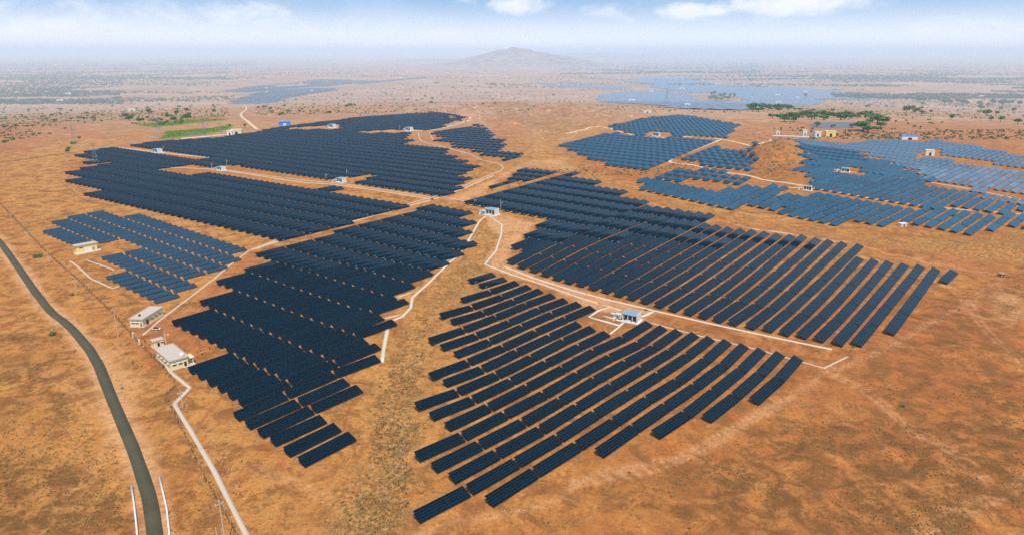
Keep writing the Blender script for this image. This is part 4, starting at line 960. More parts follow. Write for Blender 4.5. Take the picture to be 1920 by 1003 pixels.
for px, lb in [((113, 191), 'pale farmhouse among the trees of the far left plain'), ((249, 209), 'pale roofed farmhouse above the left green field'), ((128, 178), 'whitish farmhouse behind the far left tree belt'), ((1214, 212), 'grey shed on the bare rise above the blue blocks'), ((1840, 183), 'pale farmhouse on the far right plain')]:
    small_house('farmhouse', lb, px, 18 * farther(px), 10 * farther(px), 5 * farther(px), 'white', 'roof', rng.uniform(-.4, .4), True, 'farmhouse')

# ---- masts, poles and towers
def tower(px, ptop, label):
    q = at(*px); _, _, d = to_px(q); H = (px[1] - ptop) * d / FPX * 1.02
    r = empty('transmission_tower', q, rng.uniform(-.3, .3) + .5); set_props(r, label, 'pylon', 'steel transmission towers')
    b = MB(); w0, w1, th = H * .12, H * .026, .12 + d * .00004
    C_ = [(-1, -1), (1, -1), (1, 1), (-1, 1)]; lev = [0, .22, .42, .6, .76, .9, 1.0]
    wd = lambda f: w0 + (w1 - w0) * min(1, f / .76) if f < .76 else w1
    for i in range(len(lev) - 1):
        z0, z1 = lev[i] * H, lev[i + 1] * H; a0, a1 = wd(lev[i]), wd(lev[i + 1])
        for k in range(4):
            p, n = C_[k], C_[(k + 1) % 4]
            b.tube((p[0] * a0, p[1] * a0, z0 - (.8 if i == 0 else 0)), (p[0] * a1, p[1] * a1, z1), th, th * .9, 4)
            b.tube((p[0] * a0, p[1] * a0, z0), (n[0] * a1, n[1] * a1, z1), th * .6, None, 4)
            b.tube((n[0] * a0, n[1] * a0, z0), (p[0] * a1, p[1] * a1, z1), th * .6, None, 4)
    b.build('tower_body', M['steel'], r)
    for f, wv in ((.74, .2), (.86, .24), (.97, .16)):
        c = MB(); z = f * H
        for s in (-1, 1):
            c.tube((0, -w1, z), (s * wv * H, 0, z + .02 * H), th * .7, None, 4).tube((0, w1, z), (s * wv * H, 0, z + .02 * H), th * .7, None, 4).tube((0, 0, z + .05 * H), (s * wv * H, 0, z + .02 * H), th * .6, None, 4)
            c.tube((s * wv * H * .95, 0, z + .02 * H), (s * wv * H * .95, 0, z - .035 * H), th * .8, None, 5)
        c.build('crossarm', M['steel'], r)
tower((180, 307), 270, 'lattice pylon standing at the left corner of the big block')
tower((299, 262), 224, 'lattice pylon left of the lower green field')
tower((383, 253), 226, 'lattice pylon behind the left substation')
tower((414, 254), 230, 'lattice pylon beside the white cabin of the left substation')
tower((139, 268), 238, 'faint lattice pylon on the dry left field')
tower((1249, 196), 168, 'lattice pylon on the edge of the hazy right plant')
tower((770, 198), 168, 'faint lattice pylon on the scrubby ridge')
tower((1052, 174), 156, 'faint lattice pylon on the plain left of the hazy right plant')
tower((1524, 259), 231, 'lattice pylon of the right substation')
def gantry(px, label, w_=14, h=9):
    q = at(*px); r = empty('substation_gantry', q, .3); set_props(r, label, 'gantry')
    for s in (-1, 1): MB().tube((s * w_ / 2, 0, -.5), (s * w_ / 2, 0, h + 2), .28, .2, 5).build('mast', M['steel'], r)
    MB().box(-w_ / 2, w_ / 2, -.3, .3, h - .4, h).build('beam', M['steel'], r)
    for x in (-.3, 0, .3): MB().tube((x * w_, 0, h - .4), (x * w_, 0, h - 2.4), .2, .2, 5).build('insulator', M['equip'], r)
for i, px in enumerate([(350, 260), (366, 258.5), (394, 257), (425, 254)]): gantry(px, 'steel gantry of the left substation, ' + ['outermost', 'second from the left', 'right of the middle pylon', 'next to the white cabin'][i])
for i, px in enumerate([(1470, 254), (1485, 255), (1497, 256), (1518, 257)]): gantry(px, 'steel gantry of the right substation, ' + ['nearest its left cabin', 'second from its left cabin', 'beside the tall white cabin', 'nearest its pylon'][i])
def utility_pole(pb, pt, label, arm=True, name='utility_pole', rz=.8):
    q = at(*pb); _, _, d = to_px(q); H = (pb[1] - pt[1]) * d / FPX / math.cos(PITCH + math.atan((pb[1] - CY) / FPX)) * .98
    r = empty(name, q, rz); set_props(r, label, 'utility pole', 'utility poles along the fence')
    MB().tube((0, 0, -.6), (0, 0, H), .24, .15, 8).build('pole', M['wood'], r)
    if arm:
        MB().box(-1.3, 1.3, -.09, .09, H - 1.2, H - 1.0).build('crossarm', M['wood'], r)
        for x in (-1.15, 0, 1.15): MB().lathe([(.05, 0), (.13, .05), (.10, .2), (.13, .3), (.04, .4)], 8, c=(x, 0, H - 1.0 if x else H)).build('insulator', M['white'], r)
utility_pole((221.5, 631), (219.5, 577), 'tallest utility pole, beside the fence left of the long guardhouse')
utility_pole((144, 549.5), (143.5, 524), 'utility pole below the white drain of the small block')
utility_pole((93, 494), (90.5, 473), 'utility pole left of the yellow building')
utility_pole((53, 453), (51, 434), 'utility pole beside the fence near the road bend')
utility_pole((22, 417), (20.5, 401), 'farthest utility pole at the top of the fence')
utility_pole((343, 765), (338.5, 732), 'leaning pole at the bend of the concrete path')
utility_pole((424, 1030), (405, 946), 'pole at the bottom of the fence near the parapet')
utility_pole((412, 1040), (403, 992), 'short pole at the bottom of the fence near the parapet', False)
def lamp_pole(px, ptop, label):
    q = at(*px); _, _, d = to_px(q); H = max(6, (px[1] - ptop) * d / FPX)
    r = empty('lamp_pole', q, .4); set_props(r, label, 'lamp pole', 'lamp poles at the kiosks')
    MB().tube((0, 0, -.5), (0, 0, H), .16, .11, 6).build('pole', M['white'], r)
    a = MB().tube((0, 0, H * .72), (1.7, 0, H * .76), .07, .07, 5); a.build('arm', M['white'], r)
    MB().lathe([(.12, 0), (.4, .12), (.38, .3), (.1, .42)], 8, c=(1.7, 0, H * .72)).build('lamp', M['white'], r)
for px, tp, lb in [((611.5, 338), 325, 'left of the kiosk on the access strip'), ((650.5, 330), 318, 'right of the kiosk on the access strip'), ((890, 384), 374.5, 'left of the kiosk by the curving drain'), ((939, 396), 374, 'right behind the kiosk by the curving drain'),
                   ((397.5, 318.5), 305, 'left of the kiosk at the strip left end'), ((425.5, 313), 299, 'right of the kiosk at the strip left end'), ((307, 283), 273, 'right of the kiosk of the upper left strip'), ((749, 245), 235, 'left of the kiosk above the forked drains'),
                   ((1234, 253), 242, 'behind the kiosk between the middle blue blocks'), ((1522, 347), 336, 'behind the kiosk below the bare mound'), ((311.5, 647), 619, 'behind the wide cream guardhouse')]:
    lamp_pole(px, tp, 'thin white lamp pole ' + lb)
# ---- fences and gate
def fence(px, label, step=7.0, h=2.0):
    ln = dense_line(poly_w(px), 2.0); s_ = np.concatenate([[0], np.cumsum(np.linalg.norm(np.diff(ln, axis=0), axis=1))])
    r = empty('wire_fence', (*ln[0], 0)); set_props(r, label, 'fence'); o0 = np.array([*ln[0]])
    n = min(98, int(s_[-1] / step) + 1); pm = MB().box(-.07, .07, -.07, .07, -.5, h).mesh('post', M['wood'])
    for k in range(n):
        d = s_[-1] * k / max(1, n - 1); p = np.array([np.interp(d, s_, ln[:, i]) for i in (0, 1)])
        o = link_mesh('post', pm, r); o.location = (*(p - o0), float(height(*p)))
    b = MB(); pts = [(*(p - o0), float(height(*p))) for p in ln[::2]]
    for i in range(len(pts) - 1):
        p, q = np.array(pts[i]), np.array(pts[i + 1])
        for z in np.arange(.15, h, .17):
            b.add([p + (0, 0, z), q + (0, 0, z), q + (0, 0, z + .06), p + (0, 0, z + .06)], [(0, 1, 2, 3)])
    b.build('wire_mesh', M['mesh'], r)
FENCES = [([(-40, 352), (0, 382), (22, 405), (52, 436), (80, 466), (117, 500), (150, 528), (180, 558), (210, 585), (249, 631)], 'long wire fence between the asphalt road and the small gridded block'),
          ([(263, 646), (300, 682), (332, 722), (311, 743), (340, 803), (372, 872), (406, 936), (442, 999), (470, 1050)], 'wire fence beside the concrete path below the gate'),
          ([(100, 318), (113, 341), (150, 374), (176, 382), (205, 386)], 'outer fence of a pair left of the big block'), ([(115, 318), (130, 339), (165, 366), (180, 373)], 'inner fence of a pair left of the big block'),
          ([(0, 306), (50, 300), (100, 292), (142, 288), (158, 294), (170, 303)], 'low fence across the dry field left of the pylon')]
for px, lb in FENCES: fence(px, lb)
q0, rz, Lg = frame_from((250, 633), (262, 646))
g = empty('site_gate', q0, rz); set_props(g, 'open site gate with pale pillars below the long guardhouse', 'gate')
for x in (0, Lg): MB().box(x - .4, x + .4, -.4, .4, -.4, 3.2).build('pillar', M['cream'], g)
b = MB()
for z in (.3, 1.1, 1.9, 2.5): b.box(.5, Lg - .5, -.04, .04, z, z + .1)
for k in range(8): b.box(.5 + k * (Lg - 1.1) / 7, .6 + k * (Lg - 1.1) / 7, -.03, .03, .4, 2.5)
b.build('gate_leaf', M['cloth_teal'], g)

# ---- people
def skin_mesh(name, verts, edges, radii, m, root=0, sub=1):
    me = bpy.data.meshes.new(name); me.from_pydata(verts, edges, []); o = bpy.data.objects.new(name, me); col.objects.link(o)
    o.modifiers.new('s', 'SKIN'); o.modifiers.new('u', 'SUBSURF').levels = sub
    for i, r_ in enumerate(radii): me.skin_vertices[0].data[i].radius = (r_, r_)
    me.skin_vertices[0].data[root].use_root = True
    bpy.context.view_layer.update(); dg = bpy.context.evaluated_depsgraph_get()
    out = bpy.data.meshes.new_from_object(o.evaluated_get(dg)); out.materials.clear(); out.materials.append(m); out.name = name
    bpy.data.objects.remove(o); return out
def person_meshes(stride):
    s = stride
    V = [(0, 0, .95), (0, .01, 1.2), (0, 0, 1.42), (0, .0, 1.53), (0, -.02, 1.62), (0, -.02, 1.74),
         (.19, 0, 1.40), (.25, .05 * s, 1.12), (.24, -.10 - .1 * s, .88), (-.19, 0, 1.40), (-.25, -.05 * s, 1.12), (-.24, -.1 + .12 * s, .88),
         (.10, 0, .90), (.11, -.14 * s - .01, .50), (.11, -.10 * s + .02, .08), (.11, -.10 * s - .16, .04), (-.10, 0, .90), (-.11, .08 * s, .50), (-.11, .22 * s, .08), (-.11, .22 * s - .16, .04)]
    E_ = [(0, 1), (1, 2), (2, 3), (3, 4), (4, 5), (2, 6), (6, 7), (7, 8), (2, 9), (9, 10), (10, 11), (0, 12), (12, 13), (13, 14), (14, 15), (0, 16), (16, 17), (17, 18), (18, 19)]
    r_ = [.13, .13, .13, .055, .09, .08, .06, .045, .035, .06, .045, .035, .085, .058, .042, .032, .085, .058, .042, .032]
    body = skin_mesh('body', V, E_, r_, M['skin'])
    sv = [0, 1, 2, 6, 7, 9, 10]; ix = {v: i for i, v in enumerate(sv)}
    shirt = [(V[i]) for i in sv]; se = [(ix[a], ix[b]) for a, b in E_ if a in ix and b in ix]
    tv = [0, 12, 13, 14, 16, 17, 18]; tx = {v: i for i, v in enumerate(tv)}; te = [(tx[a], tx[b]) for a, b in E_ if a in tx and b in tx]
    sh = lambda m: skin_mesh('shirt', shirt, se, [.16, .155, .155, .085, .065, .085, .065], m)
    tr_ = lambda m: skin_mesh('trousers', [V[i] for i in tv], te, [.155, .115, .085, .07, .115, .085, .07], m)
    return body, sh, tr_
PM = person_meshes(1.0)
hair = MB().lathe([(.105, 1.66), (.112, 1.72), (.09, 1.80), (.04, 1.835)], 10, c=(0, -.01, 0)).mesh('hair', M['dark'])
for px, s_, t_, lb, rz in [((379.5, 664.5), 'cloth_white', 'cloth_dark', 'person in a white top walking across the yard beside the wide guardhouse', .6), ((393.5, 655), 'cloth_dark', 'cloth_dark', 'person in dark clothes farther out in the yard by the first panels', 2.2),
                       ((272.5, 642.5), 'cloth_dark', 'cloth_dark', 'person in dark clothes just inside the site gate', 1.2), ((249.5, 682.5), 'cloth_dark', 'cloth_dark', 'lone person in dark clothes between the road and the fence', 3.9),
                       ((308, 688.5), 'cloth_teal', 'cloth_dark', 'person in a teal top by the fence left of the wide guardhouse', 5.0), ((269.5, 653.5), 'cloth_white', 'cloth_teal', 'person in a pale top standing at the fence outside the gate', .2)]:
    r = empty('person', at(*px), rz); r.scale = (1.18, 1.18, 1.18); set_props(r, lb, 'person')
    link_mesh('body', PM[0], r); link_mesh('shirt', PM[1](M[s_]), r); link_mesh('trousers', PM[2](M[t_]), r); link_mesh('hair', hair, r)
def car(px, label, rz, m):
    r = empty('parked_car', at(*px), rz); set_props(r, label, 'car')
    MB().hexa([(-2.1, -.85, .35), (2.1, -.85, .35), (2.1, .85, .35), (-2.1, .85, .35), (-2.15, -.85, .9), (2.1, -.85, .85), (2.1, .85, .85), (-2.15, .85, .9)]).build('body', M[m], r)
    MB().hexa([(-1.7, -.78, .905), (1.1, -.78, .905), (1.1, .78, .905), (-1.7, .78, .905), (-1.4, -.65, 1.5), (.5, -.65, 1.5), (.5, .65, 1.5), (-1.4, .65, 1.5)]).build('cabin', M['dark'], r)
    for x in (-1.3, 1.3):
        for y in (-.86, .86): MB().tube((x, y - .1, .33), (x, y + .1, .33), .33, .33, 12).build('wheel', M['dark'], r)
car((294, 618), 'small white and blue car parked between the two guardhouses', .1, 'white')
# ------------------------------------------------------------------ vegetation
def leaf_cloud(n, lobes, size, seed, flat=.75):
    """many small leaf-clump faces spread through the lobes; returns V, F (quads)"""
    g = np.random.default_rng(seed); V, F = [], []
    wts = np.array([l[3] ** 2 for l in lobes]); wts = wts / wts.sum()
    for i in range(n):
        cx_, cy_, cz_, r_ = lobes[g.choice(len(lobes), p=wts)]
        d = g.normal(size=3); d /= np.linalg.norm(d); rr = r_ * (g.uniform(.35, 1.08) ** .6)
        p = np.array([cx_, cy_, cz_]) + d * rr * (1, 1, flat)
        nrm = d + g.normal(size=3) * .7; nrm /= np.linalg.norm(nrm)
        a = np.cross(nrm, (0.3, .2, 1)); a /= np.linalg.norm(a); b = np.cross(nrm, a); s = size * g.uniform(.6, 1.3)
        k = len(V)
        V += [p - a * s - b * s * .6, p + a * s * .9 - b * s * .7, p + a * s * 1.1 + b * s * .6, p - a * s * .8 + b * s * .8]; F.append((k, k + 1, k + 2, k + 3))
    return V, F
def make_tree(kind, seed, leaf, n):
    g = np.random.default_rng(seed); root = empty(kind, (0, 0, 0)); lob = []
    H = 1.0; m = g.integers(5, 9)
    for i in range(m):
        a = g.uniform(0, 6.28); r_ = g.uniform(.1, .34)
        lob.append((math.cos(a) * r_, math.sin(a) * r_, g.uniform(.48, .80), g.uniform(.16, .27)))
    lob.append((0, 0, .72, .26))
    V, F = leaf_cloud(n, lob, .075, seed)
    link_mesh('crown', mesh_np('crown', V, F, [M[leaf]]), root)
    b = MB().tube((0, 0, -.05), (.01, .01, .45), .045, .028, 7)
    for l in lob[:4]: b.tube((.01, .01, .34), (l[0] * .8, l[1] * .8, l[2]), .024, .010, 5)
    b.build('trunk', M['trunk'], root)
    return root
def make_bush(kind, seed, leaf, n):
    g = np.random.default_rng(seed); lob = []
    for i in range(g.integers(3, 7)):
        a = g.uniform(0, 6.28); r_ = g.uniform(.1, .42); lob.append((math.cos(a) * r_, math.sin(a) * r_ * .8, g.uniform(.12, .32), g.uniform(.18, .32)))
    V, F = leaf_cloud(n, lob, .08, seed)
    return link_mesh(kind, mesh_np(kind, V, F, [M[leaf]]))
trees = [make_tree('broad_tree', 100 + i, 'leaf', 260) for i in range(5)]
dry = [make_tree('broad_tree', 200 + i, 'leafdry', 200) for i in range(3)]
bushes = [make_bush('bush', 300 + i, 'leaf', 150) for i in range(4)]
drybush = [make_bush('bush', 400 + i, 'leafdry', 130) for i in range(3)]
used = set()
def plant(pool, px, size, label, cat, group, world=None):
    p = pool[int(rng.integers(len(pool)))]
    o = p if id(p) not in used else copy_tree(p); used.add(id(p))
    q = at(*px) if world is None else world
    o.location = q; o.rotation_euler = (0, 0, float(rng.uniform(0, 6.28))); s = size * float(rng.uniform(.85, 1.2))
    wide = 1.5 if group in ('trees around the pond', 'grove at the tip of the hazy plant') else 1.0
    o.scale = (s * wide * float(rng.uniform(.9, 1.25)), s * wide * float(rng.uniform(.9, 1.25)), s * float(rng.uniform(.8, 1.0)))
    set_props(o, label, cat, group)
def poly_rand(px, n):
    P = np.array(px, float); lo, hi = P.min(0), P.max(0); out = []
    while len(out) < n:
        q = np.array([rng.uniform(lo[0], hi[0]), rng.uniform(lo[1], hi[1])])
        if inside(q[None], P)[0]: out.append(tuple(q))
    return out
def m_at(px, pix):   # a size in metres that shows about pix picture points tall there
    q = at(*px); _, _, d = to_px(q); return pix * d / FPX
# belt above and around the pond
BELT = [(1448, 222, 9), (1462, 224, 11), (1478, 225, 12), (1493, 226, 15), (1505, 222, 15), (1516, 220, 11), (1527, 224, 11), (1540, 219, 13), (1552, 222, 12), (1562, 222, 9), (1575, 221, 10), (1585, 222, 11), (1597, 223, 10), (1608, 223, 8),
        (1622, 222, 14), (1634, 226, 14), (1645, 231, 15), (1655, 233, 14), (1618, 246, 16), (1627, 249, 12), (1651, 240, 10), (1645, 246, 9), (1531, 238, 8), (1596, 240, 8), (1560, 240, 6), (1488, 229, 11), (1470, 229, 10), (1548, 222, 10), (1630, 233, 10)]
for x, y, s in BELT: plant(trees, (x, y), m_at((x, y), s * 1.2), 'rounded green tree in the belt around the small pond', 'tree', 'trees around the pond')
for x, y, s in [(1408, 205, 9), (1416, 207, 11), (1428, 206, 12), (1440, 207, 10), (1455, 206, 10), (1466, 207, 11), (1478, 207, 9), (1422, 210, 9), (1490, 208, 6), (1500, 209, 6)]:
    plant(trees, (x, y), m_at((x, y), s * 1.2), 'green tree in the grove at the right tip of the hazy plant', 'tree', 'grove at the tip of the hazy plant')
for x, y in poly_rand([(1305, 178), (1330, 177), (1380, 184), (1395, 190), (1350, 192), (1315, 186)], 16):
    plant(trees, (x, y), m_at((x, y), 9), 'tree on the green island inside the hazy right plant', 'tree', 'tree island in the hazy plant')
plant(trees, (1509, 184), m_at((1509, 184), 9), 'lone round tree standing inside the hazy right plant', 'tree', None)
for x, y in poly_rand([(1440, 238), (1500, 236), (1540, 246), (1600, 243), (1620, 250), (1680, 238), (1690, 255), (1600, 256), (1500, 250), (1445, 248)], 34):
    plant(bushes + drybush, (x, y), m_at((x, y), 5.0), 'shrub between the pond and the far right solar rows', 'shrub', 'shrubs below the pond')
for x, y, s in [(1700, 212, 10), (1711, 209, 9), (1717, 213, 7), (1728, 215, 6), (1745, 214, 6), (1679, 231, 5), (1714, 241, 5), (1726, 242, 4), (1757, 246, 4), (1775, 247, 4), (1783, 248, 4), (1630, 201, 5), (1595, 199, 5), (1625, 203, 4), (1661, 202, 5), (1730, 199, 5), (1783, 225, 8), (1858, 228, 9), (1876, 229, 10), (1908, 233, 10), (1850, 218, 10), (1868, 218, 7),
                (1880, 200, 12), (1893, 198, 9), (1860, 197, 10), (1852, 202, 8), (1836, 201, 8), (1838, 208, 8), (1874, 209, 7), (1900, 213, 9), (1910, 200, 10), (1770, 198, 9), (1780, 197, 8), (1795, 196, 9), (1805, 198, 10), (1813, 200, 8), (1752, 191, 8), (1743, 191, 7), (1732, 192, 7), (1722, 191, 7), (1712, 191, 7), (1700, 190, 6), (1760, 193, 7), (1722, 192, 6), (1664, 187, 6), (1676, 188, 6), (1650, 187, 5), (1681, 187, 5)]:
    plant(trees + dry, (x, y), m_at((x, y), s * 1.45), 'dark green tree scattered on the pinkish plain right of the pond', 'tree', 'trees on the right plain')
for x, y in poly_rand([(1640, 205), (1800, 190), (1930, 185), (1930, 240), (1800, 232), (1700, 238)], 26):
    plant(dry + bushes, (x, y), m_at((x, y), rng.uniform(3.5, 7)), 'small tree scattered on the pinkish plain right of the pond', 'tree', 'trees on the right plain')
for i in range(14): x = 1530 + i * 7.2; plant(bushes, (x, 187.5 + rng.uniform(-.6, .6)), m_at((x, 187), 4), 'small tree in the row along the edge of the hazy right plant', 'tree', 'row along the hazy plant')
for x, y in poly_rand([(1440, 224), (1520, 221), (1620, 223), (1660, 236), (1650, 240), (1610, 227), (1450, 231)], 8): plant(trees, (x, y), m_at((x, y), rng.uniform(9, 14)), 'rounded green tree in the belt around the small pond', 'tree', 'trees around the pond')
for x, y in poly_rand([(1400, 200), (1480, 205), (1640, 214), (1660, 222), (1500, 216), (1410, 209)], 12): plant(trees, (x, y), m_at((x, y), rng.uniform(5, 9)), 'green tree in the grove at the right tip of the hazy plant', 'tree', 'grove at the tip of the hazy plant')
# left: trees at the green fields, the ridge, and the plain
for x, y, s in [(235, 222, 9), (243, 228, 9), (261, 231, 8), (268, 229, 7), (277, 224, 6), (290, 228, 9), (300, 226, 9), (302, 234, 9), (313, 221, 7), (318, 219, 9), (325, 224, 8), (331, 217, 8), (345, 222, 7), (352, 226, 11), (355, 219, 7), (278, 213, 9), (281, 212, 8), (352, 208, 9), (403, 210, 7), (327, 229, 8), (341, 232, 6), (404, 226, 5), (459, 239, 7), (430, 238, 5), (403, 203, 4), (250, 217, 6)]:
    plant(trees + bushes, (x, y), m_at((x, y), s * 1.3), 'green tree or bush around the two green fields', 'tree', 'trees around the green fields')
for x, y in poly_rand([(300, 222), (350, 224), (345, 233), (250, 234), (245, 230)], 16):
    plant(bushes, (x, y), m_at((x, y), 6), 'green bush crowding the upper green field', 'shrub', 'bushes in the upper green field')
for x, y, s in [(485, 203, 8), (496, 202, 10), (508, 205, 9), (510, 212, 7), (535, 200, 8), (530, 214, 9), (541, 210, 8), (526, 216, 8), (563, 210, 9), (566, 206, 6), (570, 203, 5), (612, 213, 8), (618, 212, 9), (635, 210, 7), (648, 201, 8), (655, 199, 9), (665, 198, 8), (675, 217, 4), (722, 192, 5), (714, 200, 5), (763, 189, 7), (780, 190, 7), (792, 187, 6), (796, 182, 7), (810, 186, 9), (808, 194, 7), (828, 178, 6), (846, 184, 6), (832, 184, 5),
                (818, 157, 8), (788, 166, 6), (884, 164, 6), (897, 162, 5), (912, 158, 6), (920, 160, 8), (926, 160, 8), (940, 159, 6), (919, 166, 6), (892, 170, 5), (867, 155, 5), (755, 161, 4), (645, 180, 6), (588, 189, 5), (555, 188, 5), (533, 193, 6), (660, 179, 5), (690, 175, 4), (963, 161, 6), (1038, 180, 7), (1036, 166, 5)]:
    plant(bushes + drybush, (x, y), m_at((x, y), s), 'green bush on the scrubby pink ridge behind the left block', 'shrub', 'bushes on the pink ridge')
for x, y in poly_rand([(480, 196), (640, 178), (760, 160), (930, 146), (1030, 165), (1000, 185), (860, 190), (800, 196), (640, 212), (540, 226), (490, 222)], 60):
    plant(bushes + drybush, (x, y), m_at((x, y), rng.uniform(2.5, 5)), 'small bush on the scrubby pink ridge behind the left block', 'shrub', 'bushes on the pink ridge')
for x, y in poly_rand([(0, 205), (200, 195), (420, 190), (440, 205), (230, 225), (100, 240), (0, 250)], 46):
    plant(dry + bushes, (x, y), m_at((x, y), rng.uniform(4, 8)), 'small tree scattered on the dry plain at far left', 'tree', 'trees on the left plain')
for x, y, s in [(5, 268, 9), (12, 266, 8), (25, 263, 9), (56, 246, 5), (46, 222, 8), (82, 220, 7), (132, 224, 7), (146, 222, 7), (14, 238, 7), (127, 284, 9), (131, 279, 8), (137, 270, 8), (148, 260, 7), (122, 242, 5), (178, 227, 6), (190, 228, 6)]:
    plant(bushes, (x, y), m_at((x, y), s), 'green bush on the orange field at far left', 'shrub', 'bushes on the left field')
for x, y, s, lb in [(71, 483, 16, 'dark green bush between the utility pole and the small block'), (98, 628, 14, 'dark green bush on the bare ground left of the road'), (134, 554, 10, 'low green bush near the pole beside the road'), (1831, 393, 10, 'green bush between blue tables on the right slope'), (1845, 397, 8, 'lower green bush between blue tables on the right slope'),
                     (1788, 406, 13, 'dark bush at the end of a blue table on the right slope'), (1855, 355, 8, 'green bush under a grey table of the right slope'), (1711, 424, 6, 'small dark bush at the foot of the right slope'), (1692, 762, 9, 'bright green bush on the bare ground at lower right'), (1600, 650, 7, 'small dark bush on the lower right bare ground'),
                     (1020, 571, 5, 'small bush beside the nearest white drain'), (1211, 582, 6, 'green bush beside the drain at the nearest kiosk')]:
    plant(bushes, (x, y), m_at((x, y), s), lb, 'shrub', None)
for p in trees + dry + bushes + drybush:
    if id(p) not in used:
        for ch in list(p.children): bpy.data.objects.remove(ch)
        bpy.data.objects.remove(p)
# far woods and hedges: one mass of leaf clumps
def scatter(name, pts, size, n_leaf, m, label, flat=.7, tall=.55):
    g = np.random.default_rng(5); n = len(pts); pts = np.asarray(pts); size = np.asarray(size)
    d = g.normal(size=(n, n_leaf, 3)); d /= np.linalg.norm(d, axis=-1, keepdims=True); d[..., 2] = np.abs(d[..., 2]) * .9
    c = pts[:, None, :] + d * (size[:, None, None] * .5 * g.uniform(.3, 1.0, (n, n_leaf, 1)) ** .6) * (1.1, 1.1, tall * 2 * flat)
    a = g.normal(size=(n, n_leaf, 3)); b = g.normal(size=(n, n_leaf, 3))
    a /= np.linalg.norm(a, axis=-1, keepdims=True); b -= a * (a * b).sum(-1, keepdims=True); b /= np.linalg.norm(b, axis=-1, keepdims=True)
    s = size[:, None, None] * g.uniform(.10, .22, (n, n_leaf, 1)) * (12 / n_leaf) ** .4
    V = np.stack([c - a * s - b * s, c + a * s - b * s * .8, c + a * s * .9 + b * s, c - a * s * .8 + b * s * .9], 2).reshape(-1, 3)
    F = np.arange(len(V)).reshape(-1, 4)
    o = link_mesh(name, mesh_np(name, V, F, [M[m]])); set_props(o, label, None, None, 'stuff'); return o
def sample_px(boxes):
    pts, sz = [], []
    for (x0, x1, y0, y1, n, smin, smax, thr) in boxes:
        x = rng.uniform(x0, x1, n * 2); y = rng.uniform(y0, y1, n * 2); c = 0
        dep = at_many(x, y); kk = np.hypot(dep[:, 0], dep[:, 1]) / np.array([np.hypot(*flat_at(a, b)[:2]) for a, b in zip(x, y)])
        cl_ = fbm(dep[:, 0] / 1800, dep[:, 1] / 760, 4, 61)
        for a, b, q, v, k_ in zip(x, y, dep, cl_, kk):
            if v < thr: continue
            pts.append((q[0], q[1], float(height(q[0], q[1])) + .2)); sz.append(rng.uniform(smin, smax) * k_); c += 1
            if c >= n: break
    return pts, sz
p, s = sample_px([(-60, 480, 106, 125, 5200, 9, 20, .42), (-60, 430, 122, 150, 6500, 5, 12, .42), (-60, 230, 150, 196, 3600, 5, 11, .41), (230, 440, 150, 192, 600, 5, 10, .49), (430, 960, 110, 150, 2200, 6, 13, .50),
                  (1050, 1420, 106, 140, 3200, 8, 18, .47), (1400, 1980, 106, 150, 4600, 7, 15, .46), (1250, 1560, 138, 166, 900, 6, 11, .49), (1560, 1980, 142, 186, 3800, 6, 13, .45), (940, 1230, 135, 165, 600, 5, 9, .5)])
p2, s2 = sample_px([(-40, 430, 194, 262, 900, 3, 6, .45), (480, 1050, 150, 222, 1500, 3, 6, .44), (1440, 1960, 184, 262, 1300, 3, 6, .45), (1050, 1440, 130, 212, 900, 3, 6, .46), (960, 1300, 212, 330, 500, 1.5, 4, .50), (1400, 1500, 250, 330, 150, 1.5, 3.5, .4)])
scatter('plain_scrub', p2, s2, 7, 'leafdry', 'low dusty scrub dotted over the ridge and the plains behind the plant', .6, .5)
scatter('far_woods', p, s, 9, 'leaffar', 'hazy belts of far trees spread over the plain', .7, .6)
# dry tufts, low scrub and stones on the open ground near the site
road_d = lambda P: dist_line(P, ROAD_W)
tabc = np.array([t['c'] for t in tables if t['field'] in ('front', 'left', 'back', 'small')]); 
def near_ok(P):
    ok = road_d(P) > 4.2
    for i in range(0, len(tabc), 400):
        d2 = ((P[:, None, :] - tabc[None, i:i + 400]) ** 2).sum(-1); ok &= (d2.min(1) > 200)
    return ok
def scatter_px(poly, n, clump=0, seed=0):
    X = np.array(poly_rand(poly, n)); W_ = np.array([flat_at(*q)[:2] for q in X])
    if clump:
        v = fbm(W_[:, 0] / 18, W_[:, 1] / 18, 4, seed + 71); W_ = W_[v > clump]
    return W_[near_ok(W_)]
def uniform_ground(n, y0, y1):
    """roughly even over the ground seen between two picture heights"""
    a, b = flat_at(960, y1)[1], flat_at(960, y0)[1]
    Y = np.sqrt(rng.uniform(a * a, b * b, n)); X = rng.uniform(-.8, .8, n) * Y
    return np.stack([X, Y], -1)
U = uniform_ground(16000, 380, 1010); v = fbm(U[:, 0] / 22, U[:, 1] / 22, 4, 71); U = U[(v > .47)]; U = U[near_ok(U)]
G = scatter_px([(880, 430), (935, 440), (905, 495), (850, 570), (800, 640), (790, 740), (775, 900), (740, 1005), (640, 1005), (700, 820), (745, 640), (790, 590)], 3200, .36, 3)
G = np.vstack([G[::2], G[1::2] + rng.normal(size=G[1::2].shape) * 6]); G = G[near_ok(G)]
B_ = scatter_px([(-20, 600), (120, 650), (220, 850), (240, 1000), (-20, 1000)], 2600, .43, 5); C_ = scatter_px([(1200, 900), (1500, 780), (1930, 700), (1930, 1010), (1100, 1010)], 5000, .43, 9)
D_ = scatter_px([(300, 900), (400, 880), (420, 1000), (310, 1000)], 160, .4, 4)
fl = dense_line(poly_w(FENCES[0][0]), 1.0); fl2 = dense_line(poly_w(FENCES[1][0]), 1.0)
Fv = np.vstack([fl + rng.normal(size=fl.shape) * .5, fl2 + rng.normal(size=fl2.shape) * .5]); Fv = Fv[Fv[:, 1] < 900]
allp = np.vstack([U, G, B_, C_, D_, Fv]); z = height(allp[:, 0], allp[:, 1])
